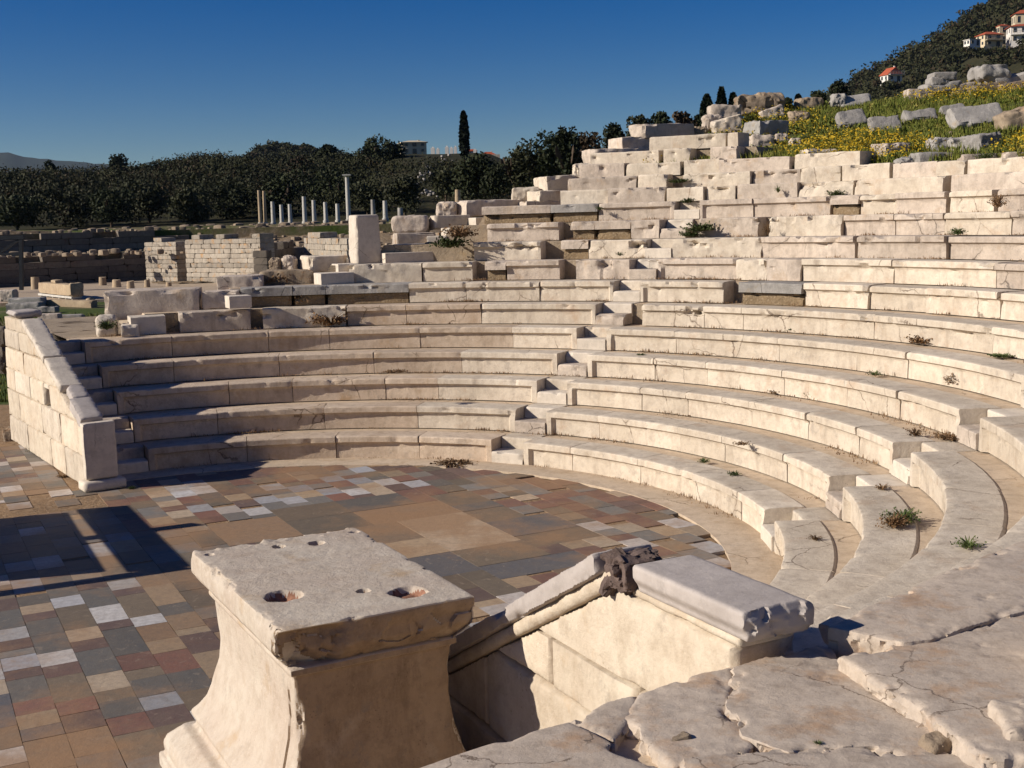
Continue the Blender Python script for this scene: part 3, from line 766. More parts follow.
# left flight runs beside the left wall
e = empty('stairway', pol(R0, R(120.5)), 'shaded flight of steps tucked against the pale left side wall', 'stairway', 'radial stairways')
for n in range(1, 6):
    a0 = LEFT_END[n]+.1
    a1 = a0+math.degrees(.55/rad(n))
    for k in (0, 1):
        V, Fc = seat_geo(n, a0, a1, 'plain', .34, n+k, rough=.8, zlow=zt(n-1)+(.10 if k else -.004), ztop=zt(n-1)+(.292 if k else .15), roff=.27*k-.02)
        mesh_obj('step', V, Fc, MARBLE2 if k else WHITE, e, 35)

# ================================================================== SIDE WALLS
def wall_piece(name, poly, P0, D, IN, w0, w1, mat, parent, seed, vox=.03, amp=.006, chip=.03, smooth=45):
    """polygon (l, z) in the wall plane, w0..w1 metres into the theatre"""
    D3 = Vector((D[0], D[1], 0)); I3 = Vector((IN[0], IN[1], 0)); P3 = Vector((P0[0], P0[1], 0))
    pl = []; seed = float(seed)
    for i in range(len(poly)):
        a, b = Vector(poly[i]), Vector(poly[(i+1) % len(poly)]); k = max(1, int((b-a).length/.08))
        for j in range(k): pl.append(a.lerp(b, j/k))
    cen = sum((Vector(p) for p in poly), Vector((0, 0)))/len(poly)
    pl = [p+(cen-p).normalized()*.003 for p in pl]
    n = len(pl)
    V = [Vector((p.x, w0, p.y)) for p in pl]+[Vector((p.x, w1, p.y)) for p in pl]
    Fc = [list(range(n)), [n+i for i in range(n)][::-1]]+[[i, n+i, n+(i+1) % n, (i+1) % n] for i in range(n)]
    simp = [Vector(p) for p in poly]
    def fn(v):
        d, q = seg_dist(Vector((v.x, v.z)), simp); dw = min(abs(v.y-w0), abs(v.y-w1))
        e = math.exp(-(d*d+dw*dw)/(2*.022**2)); c = (max(0, nz(v, 5, seed)-.05)*chip*(.4+1.3*facet(v, 14, seed))+.003)*e
        inw = (cen-Vector((v.x, v.z))); inw = inw/(inw.length+1e-6)
        v = Vector((v.x+inw.x*c, v.y+(c if v.y < (w0+w1)/2 else -c), v.z+inw.y*c))
        v.y += fbm(v, 4, seed)*amp
        return P3+D3*v.x+I3*v.y+Vector((0, 0, v.z))
    return sculpt(name, V, Fc, vox, fn, mat, parent, smooth)
# --- left wall
P0L = (-5.25, 14.47); DL = Vector((.548, -.836)); INL = Vector((.836, .548))
WL = empty('side_wall', (P0L[0], P0L[1], 0), 'pale ashlar side wall stepping down to a small pillar at the left end of the seats', 'wall')
sl = lambda l: 1.8-.378*(l+2.68)
blocks = [ # l0,l1,z0,z1 clipped by the coping slope
 (-4.12, -2.9, 0, .40), (-2.9, -1.5, 0, .40), (-1.5, -.75, 0, .40), (-.75, .24, 0, .40),
 (-4.10, -3.3, .40, .80), (-3.3, -1.9, .40, .80), (-1.9, -.9, .40, .80), (-.9, .24, .40, .80),
 (-4.06, -3.5, .80, 1.12), (-3.5, -2.5, .80, 1.12), (-2.5, -1.68, .80, 1.12), (-1.36, .02, .80, 1.12), (-1.68, -1.36, 1.05, 1.12),
 (-4.02, -2.8, 1.12, 1.42), (-2.8, -.86, 1.12, 1.42), (-3.96, -3.0, 1.42, 1.70), (-3.0, -1.6, 1.42, 1.70), (-3.85, -2.40, 1.70, 1.88)]
for i, (a, b, c, d) in enumerate(blocks):
    b = min(b, -2.68+(1.8-c)/.378)
    P = [(a, c), (b, c)]
    zb, za = sl(b), sl(a)
    if zb >= d: P += [(b, d)]
    else:
        if zb > c+.012: P += [(b, zb)]
        lx = -2.68+(1.8-d)/.378
        if a < lx < b: P += [(lx, d)]
    if za >= d: P += [(a, d)]
    else: P += [(a, max(c+.01, za))]
    wall_piece('ashlar_block', P, P0L, DL, INL, 0, .26, ASHLAR if i % 3 else MARBLE, WL, i*2.1, vox=.024, chip=.02)
def cop(a, b, th=.10, w0=-.012, w1=.27, mat=WHITE, sd=0, off=0): 
    return wall_piece('coping_stone', [(a, sl(a)+off), (b, sl(b)+off), (b+.03, sl(b)+th+off), (a+.03, sl(a)+th+off)], P0L, DL, INL, w0, w1, mat, WL, sd, vox=.03)
cop(-2.70, -1.55, sd=1); cop(-1.53, -.74, sd=2); cop(-.70, -.36, th=.13, w0=.05, sd=3, mat=GREYM); cop(-.34, .16, th=.16, w0=.0, sd=4, mat=GREYM, off=-.02)
rk = lambda c, s, m, **k: rock_geo(c, s, **k)
q = Vector((P0L[0], P0L[1], 0))+Vector((DL.x, DL.y, 0))*-3.3+Vector((INL.x, INL.y, 0))*.16
rock('cap_stone', (q.x, q.y, 1.885), (.62, .40, .10), GREYM, WL, bev=.045, amp=.012, rot=R(-57), n=14)
wall_piece('pillar', [(.20, .13), (.34, .13), (.34, .82), (.20, .82)], P0L, DL, INL, -.025, .36, WHITE, WL, 5, vox=.022, chip=.012, amp=.003)
wall_piece('pillar_base', [(.12, 0), (.42, 0), (.42, .08), (.385, .128), (.15, .128)], P0L, DL, INL, -.08, .43, WHITE, WL, 6, vox=.022, chip=.012, amp=.003)

# --- right wall, mostly seen from outside and above
P0R = (-.04, 5.77); aR = R(-63); DR = Vector((math.cos(aR), math.sin(aR))); INR = Vector((-DR.y, DR.x))
WR = empty('side_wall', (P0R[0], P0R[1], 0), 'sunlit ashlar side wall under sloping moulded copings behind the flared pedestal', 'wall')
sr = lambda l: .98+(l+.09)*.545
pcs = [(-.95, .2, 0, .46), (.2, 1.7, 0, .46), (-.95, -.3, .46, .92), (-.3, .9, .46, .92), (.9, 1.78, .46, .92),
       (-.95, -.42, .92, 1.165), (.40, 1.12, .92, 1.165), (-.42, .40, .92, 1.165), (1.12, 1.78, .92, 1.165), (.20, 1.78, 1.165, 1.56)]
for i, (a, b, c, d) in enumerate(pcs):
    P = [(a, c), (b, c)]; zb, za = sr(b), sr(a)
    P += [(b, min(d, max(zb, c+.01)))]
    if za < d:
        lx = (d-.98)/.545-.09
        if a < lx < b: P += [(lx, d)]
        if za > c+.02: P += [(a, za)]
        elif lx <= a: pass
        else:
            l2 = (c-.98)/.545-.09; P[0] = (max(a, l2), c)
    else: P += [(a, d)]
    if len(P) >= 3: wall_piece('ashlar_block', P, P0R, DR, INR, 0, .30, ASHLAR, WR, 40+i*1.7, vox=.02, amp=.008, chip=.02)
def slope_piece(l0, l1, a, b, w0, w1, mat, seed, name='coping_stone', **k):
    return wall_piece(name, [(l0, sr(l0)+a), (l1, sr(l1)+a), (l1-.02, sr(l1)+b), (l0, sr(l0)+b)], P0R, DR, INR, w0, w1, mat, WR, seed, **k)
slope_piece(-1.0, 1.02, .0, .075, -.03, .31, ASHLAR, 61, vox=.016, chip=.02)
o = slope_piece(-1.0, .93, .078, .170, -.06, .24, GREYM, 62, vox=.012, chip=.04)
def fn_stub(v):
    k = 1.0+.0*v.x; q = Vector(v)
    f = (facet(v, 13, 4)-.45)*.055+(facet(v, 31, 9)-.45)*.018
    c_ = Vector((1.02, .06, sr(1.0)+.09)); d_ = (v-c_); q += d_.normalized()*f
    return P3R+D3R*q.x+I3R*q.y+Vector((0, 0, q.z))
P3R = Vector((P0R[0], P0R[1], 0)); D3R = Vector((DR.x, DR.y, 0)); I3R = Vector((INR.x, INR.y, 0))
stub = [(.935, sr(.935)+.01), (1.08, sr(1.03)-.02), (1.13, sr(1.04)+.01), (1.12, sr(1.04)+.10), (1.06, sr(1.02)+.14), (.94, sr(.93)+.155)]
V = [Vector((l, w_, z)) for w_ in (-.035, .15) for l, z in stub]; n_ = len(stub)
Fc = [list(range(n_)), [n_+i for i in range(n_)][::-1]]+[[i, n_+i, n_+(i+1) % n_, (i+1) % n_] for i in range(n_)]
sculpt('broken_coping_end', V, Fc, .0085, fn_stub, DARKST, WR, 25)
wall_piece('coping_bed', [(1.10, 1.562), (1.83, 1.562), (1.83, 1.60), (1.10, 1.60)], P0R, DR, INR, -.012, .25, ASHLAR, WR, 63, vox=.014, chip=.02)
# moulded coping block lying on the wall head
MB_ = empty('moulded_block', tuple(Vector((P0R[0], P0R[1], 1.60))+Vector((DR.x, DR.y, 0))*1.5+Vector((INR.x, INR.y, 0))*.13), 'smooth grey moulded coping block lying on the right wall head', 'stone block')
D3 = Vector((DR.x, DR.y, 0)); I3 = Vector((INR.x, INR.y, 0)); P3 = Vector((P0R[0], P0R[1], 0))
prof = [(-.03, 0), (-.032, .035), (-.042, .055), (-.058, .075), (-.066, .095), (-.068, .158), (-.060, .172), (-.045, .176), (.1, .175), (.27, .175), (.30, .165), (.312, .14), (.31, .06), (.30, 0)]
V = []; ns = 3
for i in range(ns+1):
    l = 1.19+(1.90-1.19)*i/ns
    V += [Vector((l, (a*.7 if a < 0 else a*.84), b*.66)) for a, b in prof]
np_ = len(prof); Fc = []
for i in range(ns):
    for k in range(np_): a = i*np_+k; b_ = i*np_+(k+1) % np_; Fc.append([a, a+np_, b_+np_, b_])
Fc.append([i for i in range(np_)]); Fc.append([ns*np_+i for i in range(np_)][::-1])
def fnb(v):
    v = Vector(v)
    if v.x > 1.84:                                   # roughly broken near end
        k = (v.x-1.84)/.06; v.x += .03*(facet(v, 14, 2)-.4)*k-.02*k*max(0, nz(v, 14, 5))
        e = max(0, .03-min(v.z, .115-v.z))*k; v.x -= e*.6
    v.z += .002*fbm(v, 8); v.y += .002*fbm(v, 8, 4)
    return P3+D3*v.x+I3*v.y+Vector((0, 0, 1.604+v.z))
sculpt('block_body', V, Fc, .0075, fnb, GREYM, MB_, 50)

# ================================================================== PEDESTAL
PA = R(-62); pU = Vector((math.cos(PA), math.sin(PA), 0)); pV = Vector((-pU.y, pU.x, 0))
pc = (Vector((-1.84, 6.62, 0))+Vector((-.96, 7.08, 0))+Vector((-.19, 5.645, 0))+Vector((-1.08, 5.255, 0)))/4
LU, LV = 1.615, .985
PE = empty('pedestal', pc, 'large flared marble pedestal with dowel holes in its top, on the paved floor', 'pedestal')
def ped_w(z):
    """half-size inset relative to the top slab"""
    pts = [(0, .21), (.085, .21), (.087, .165), (.10, .18), (.15, .186), (.20, .17), (.235, .13), (.27, .09), (.275, .03), (.31, .025), (.345, .045), (.362, .046), (.40, .01), (.46, -.03), (.53, -.055), (.60, -.072), (.70, -.095), (.81, -.105), (.92, -.10), (1.05, -.093), (1.052, -.068), (1.085, -.068), (1.087, -.08)]
    if z <= pts[0][0]: return pts[0][1]
    for (a, b), (c, d) in zip(pts, pts[1:]):
        if z <= c: return b+(d-b)*(z-a)/(c-a)
    return pts[-1][1]
def loft(zs, f, ch=.0):
    V = []; Fc = []; m = 4
    for z in zs:
        w = f(z); a, b = LU/2+w, LV/2+w
        for x, y in ((-a, -b), (a, -b), (a, b), (-a, b)): V.append(Vector((x, y, z)))
    for k in range(len(zs)-1):
        for i in range(4): j = (i+1) % 4; Fc.append([k*4+i, k*4+j, (k+1)*4+j, (k+1)*4+i])
    Fc.append([0, 1, 2, 3][::-1]); n = (len(zs)-1)*4; Fc.append([n, n+1, n+2, n+3])
    return V, Fc
def pw(v): return pc+pU*v.x+pV*v.y+Vector((0, 0, v.z))
def fn_shaft(v):
    w = ped_w(v.z); a, b = LU/2+w, LV/2+w
    dx, dy = a-abs(v.x), b-abs(v.y)
    v = Vector(v); e = math.exp(-(dx*dx+dy*dy)/(2*.016**2)); c = max(0, nz(v, 5, 3)+.05)*.03*e*(.4+facet(v, 20))+.003*e
    v.x -= math.copysign(c, v.x); v.y -= math.copysign(c, v.y)
    # cracked joint low on the left face
    if v.y < 0 and abs(dy) < .02:
        f = abs((v.x-.58)-.05*(v.z-.6)**2*4-.012*nz((0, 0, v.z), 5))
        if f < .012 and v.z < .95: v.y += .03*(1-f/.012)
    v += Vector((fbm(v, 5), fbm(v, 5, 7), fbm(v, 5, 9)))*.0025
    return pw(v)
zs = [0, .085, .087, .10, .125, .15, .175, .20, .218, .235, .27, .275, .31, .345, .362, .38, .40, .43, .46, .495, .53, .56, .60, .65, .70, .76, .81, .86, .92, .98, 1.05, 1.052, 1.085, 1.087]
V, Fc = loft(zs, ped_w); sculpt('shaft', V, Fc, .011, fn_shaft, PED, PE, 40)
# top slab with chips and holes
def slabw(z): 
    pts = [(1.08, -.07), (1.095, -.065), (1.13, -.035), (1.165, -.008), (1.18, 0), (1.30, 0)]
    for (a, b), (c, d) in zip(pts, pts[1:]):
        if z <= c: return b+(d-b)*(z-a)/(c-a)
    return 0
def inv(px, py):
    p = atz(px, py, 1.30)-pc; return p.dot(pU), p.dot(pV)
def Z2(x, y): return 150+x/2.866, 500+y/2.866
HOLES = [(*inv(*Z2(382, 275)), .088, .042), (*inv(*Z2(738, 265)), .088, .036), (*inv(*Z2(610, 260)), .032, .05), (*inv(*Z2(368, 133)), .034, .06), (*inv(*Z2(476, 124)), .045, .05), (*inv(*Z2(170, 155)), .025, .02), (*inv(*Z2(300, 118)), .05, .02), (*inv(*Z2(430, 88)), .05, .03), (*inv(*Z2(585, 90)), .03, .02), (*inv(*Z2(795, 195)), .02, .03)]
def fn_top(v):
    v = Vector(v); dz = 1.30-v.z; w = slabw(v.z)
    dx, dy = LU/2+w-abs(v.x), LV/2+w-abs(v.y); d = min(dx, dy)
    e = math.exp(-(d*d)/(2*.02**2)-(dz*dz)/(2*.03**2))
    c = (max(0, fbm(v, 4.5, 12)+.05)*.10*(.3+1.5*facet(v, 17))+.004)*e
    # the front corner and the near right edge are knocked off
    if v.x > 0 and dx < .10:
        k = sstep(.10, 0, dx)*sstep(-.62, -.25, -abs(v.y+.30)); c += 0
        k2 = sstep(.12, 0, dx)*(.5+.5*nz((v.y*2.2, v.z*4, 0), 2, 5)); c += .045*k2*sstep(.01, .08, dz)*(.5+facet(v, 8, 5))
    cx, cy = LU/2, -LV/2; dc = Vector((v.x-cx, v.y-(cy+.14))).length
    c2 = sstep(.20, .06, dc)*.075*sstep(.0, .035, dz)*(.6+.9*facet(v, 9, 3))
    sx, sy = math.copysign(1, v.x), math.copysign(1, v.y)
    if dx < dy or c2: v.x -= sx*(c+(c2 if v.x > 0 else 0))
    if dy < dx: v.y -= sy*c
    v.z -= c*.3
    # eroded far edge with lumps
    if v.x < -LU/2+.12 and dz < .05: v.z += .025*max(0, fbm(v, 9, 4))-.004
    if dz < .03:
        for hx_, hy_, hr, hd in HOLES:
            q = Vector((v.x-hx_, (v.y-hy_))).length*(1+.22*nz(v, 18, hx_))
            if q < hr*1.15: v.z -= hd*sstep(hr*1.08, hr*.86, q)*(1+.25*nz(v, 25))
        v.z += .004*fbm(v, 4, 6)+.0015*fbm(v, 25)
    else: v += Vector((nz(v, 14), nz(v, 14, 5), 0))*.004
    return pw(v)
V, Fc = loft([1.08, 1.095, 1.13, 1.165, 1.18, 1.24, 1.30], slabw); PT = sculpt('top_slab', V, Fc, .009, fn_top, PED, PE, 40)

RUST = plain_mat('hole_rust', (.33, .17, .11), .9, (.20, .10, .065), 45)
PATINA_SHADE = stone_mat('pedestal_patina_shade', (.37, .275, .185), (.29, .21, .14), (.13, .09, .06), .6, (.42, .33, .24), 1.2, 1.6, rnd=.02, crack=.0)  # patina on the slab's broken end, painted shade on the shaft
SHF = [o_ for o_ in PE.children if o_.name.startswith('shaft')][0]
SHF.data.materials.append(PATINA_SHADE)
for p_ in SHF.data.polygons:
    if p_.normal.dot(pU) > .72: p_.material_index = 1  # shade of the near side painted into the shaft's colour
PT.data.materials.append(RUST); PT.data.materials.append(PATINA_SHADE)
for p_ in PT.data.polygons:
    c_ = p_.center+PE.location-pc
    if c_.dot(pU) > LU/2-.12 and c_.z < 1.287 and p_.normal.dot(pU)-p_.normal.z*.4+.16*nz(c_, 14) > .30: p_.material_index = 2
for p_ in PT.data.polygons:
    c_ = p_.center+PE.location-pc; lx, ly = c_.dot(pU), c_.dot(pV)
    if 1.20 < c_.z < 1.292 and any(math.hypot(lx-a, ly-b) < r_*.98 and r_ > .03 for a, b, r_, _ in HOLES): p_.material_index = 1
# ================================================================== FOREGROUND SLABS
slab('paving_slab', [(832, 625), (870, 606), (940, 575), (1060, 525), (1110, 560), (1060, 600), (1010, 611), (930, 636), (905, 640)], 1.60, .17, 'long pinkish grey slab with a pale broken end, front edge of the fifth row at the right', seed=3, vox=.0095)
slab('paving_slab', [(842, 655), (906, 641), (935, 638), (1012, 614), (1100, 592), (1130, 760), (1005, 752), (985, 752), (960, 736)], 1.585, .15, 'broad pinkish slab behind the dark crack at the right edge, second from the pale broken end', seed=5, vox=.0095, chip=.06)
ZS = 1.53
slab('paving_slab', [(736, 668), (800, 646), (818, 641), (836, 650), (850, 668), (905, 706), (975, 748), (940, 755), (790, 749), (745, 733), (728, 702)], ZS, .16, 'large flat triangular slab with a rust coloured vein, in the middle of the near edge', seed=8, vox=.0095, chip=.07)
slab('paving_slab', [(643, 694), (700, 672), (730, 668), (727, 700), (742, 728), (750, 743), (700, 757), (672, 762), (645, 738), (622, 722)], ZS-.012, .14, 'cracked crumbling slab left of the large triangular slab', seed=12, vox=.0095, chip=.09, amp=.012, wob=.022)
slab('paving_slab', [(572, 719), (610, 702), (640, 694), (622, 722), (612, 738), (590, 730)], ZS-.02, .14, 'small pale wedge of slab between the crumbling slab and the long low slab', seed=14, vox=.0095, chip=.06)
slab('paving_slab', [(395, 775), (500, 741), (568, 722), (600, 736), (640, 755), (665, 772), (690, 840), (400, 860)], ZS-.005, .16, 'long low slab at the bottom edge beside the pedestal shadow', seed=17, vox=.0095, chip=.06)
slab('paving_slab', [(688, 758), (800, 747), (940, 750), (1000, 752), (1070, 800), (1040, 880), (700, 880)], ZS+.0, .16, 'reddish grey slab cut off by the bottom edge of the picture', seed=21, vox=.0095, chip=.06)
slab('paving_slab', [(700, 676), (752, 657), (745, 668), (735, 676), (722, 682)], ZS-.06, .10, 'small shaded filler stone against the moulded block, behind the crumbling slab', seed=24, vox=.0095, chip=.03)
# rubble in the broken joint
random.seed(5)
for i, (x, y, s_, t_) in enumerate([(632, 716, .07, 'dark fist-sized rubble stone in the hole at the left of the crumbling slab'), (640, 728, .05, 'small rubble stone below the hole of the crumbling slab'), (652, 745, .045, 'pale pebble at the lower rim of the crumbling slab'), (676, 752, .09, 'flat brown rubble stone at the lower edge of the crumbling slab'), (690, 755, .05, 'thin flake beside the flat brown rubble stone'),
        (757, 728, .06, 'upper of the rubble stones in the joint left of the big triangular slab'), (768, 738, .05, 'lower of the rubble stones in the joint left of the big triangular slab'), (748, 738, .05, 'rubble stone wedged under the big triangular slab corner')]):
    p = atz(x, y, ZS-.06); rock('rubble_stone', p-Vector((0, 0, .01)), (s_*1.1, s_*.7, s_*.6), BROWNS if 'brown' in t_ or 'dark' in t_ else MARBLE2, label=t_, cat='rubble', bev=s_*.06, amp=max(.011, s_*.12), freq=14, n=16, rot=i*1.1, tilt=(.2, .1*i), seed=i)
# rough lumps at bottom right
for i, (x, y, z, s_, t_, m) in enumerate([
        (948, 750, ZS-.03, (.20, .08, .055), 'brown crumbly stone lump at the tip of the triangular slab', BROWNS),
        (1026, 752, ZS-.03, (.24, .18, .12), 'cream rough boulder in the bottom right corner', MARBLE),
        (1056, 700, 1.45, (.16, .2, .36), 'sliver of upright yellowish stone at the right edge of the picture', ASHLAR)]):
    p = atz(x, y, z); rock('rough_stone', p, s_, PINK if m != BROWNS else m, label=t_, bev=.025, amp=.022, freq=9, n=26, rot=.5+i, seed=i+30, jag=.012, smooth=30)
# the solid terrace the slabs lie on
poly = [atz(x, y, ZS-.05)[:2] for x, y in [(400, 790), (505, 745), (640, 700), (745, 664), (815, 645), (850, 672), (985, 756)]]+[(4.6, 4.4), (7.0, 2.0), (7, -6), (-1.2, -6), (-.6, 1.5)]
V, Fc = prism_geo(poly, -.1, ZS-.06); tag(mesh_obj('terrace', V, Fc, TAN), kind='structure')
poly = [tuple(pol(8.0, R(-61.5)))[:2], tuple(pol(12.8, R(-61.5)))[:2], (7.5, 1.5), (8.5, 7), tuple(pol(9.5, R(-33)))[:2], tuple(pol(7.9, R(-33)))[:2]]
V, Fc = prism_geo(poly, 0, 1.53); tag(mesh_obj('upper_terrace', V, Fc, TAN), kind='structure')

# ================================================================== LOOSE BLOCKS
def slope_z(r, th):
    t = math.degrees(th)
    base = 3.72+.16*sstep(40, 60, t)
    km = table([(20, 11), (50, 10.2), (56, 8.7), (64, 6.8), (70, 6.4)], t)
    ct = table([(45, 5.78), (50, 5.70), (56, 5.52), (61, 5.38), (64, 5.25), (67, 4.9)], t)
    k = r-12.1; z = base+(ct-base)*k/km if k < km else ct-(k-km)*.16
    return z+.10*fbm((r*math.cos(th), r*math.sin(th), 0), .7)*sstep(0, 1, k)
def brock(x0, y0, x1, y1, d, name, label, mat, lean=0, dep=None, rot=0, bev=None, amp=None, tilt=0, n=22, frac=.5, seed=None, group=None, sink=.02, h=None):
    w = (x1-x0)/F*d; hh = h or (y1-y0)/F*d
    c = atd((x0+x1)/2, y1, d); s_ = seed if seed is not None else x0*.37+y0*.11
    dep = dep or w*.5
    # near face stands at distance d
    c = c+Vector((0, dep/2*math.cos(rot)*.9, -sink))
    cr = abs(math.cos(rot)); w2 = max(.08, (w-dep*abs(math.sin(rot))*.7)/max(cr, .3))
    return rock(name, c, (w2, dep, hh+sink), mat, label=label, group=group, rot=rot, bev=(bev or min(hh*.09, .035))*(.75 if bev else 1), amp=(amp or min(hh*.06, .022)), freq=1.2/max(w2, .2)+2.5, n=n, tilt=(-lean, tilt), seed=s_, frac=frac, jag=(.10*min(w2, hh) if name == 'rough_stone' else .04*min(w2, hh)), smooth=32)
RR = R(22)
def dr(n, th): return C.y+rad(n)*math.sin(R(th))
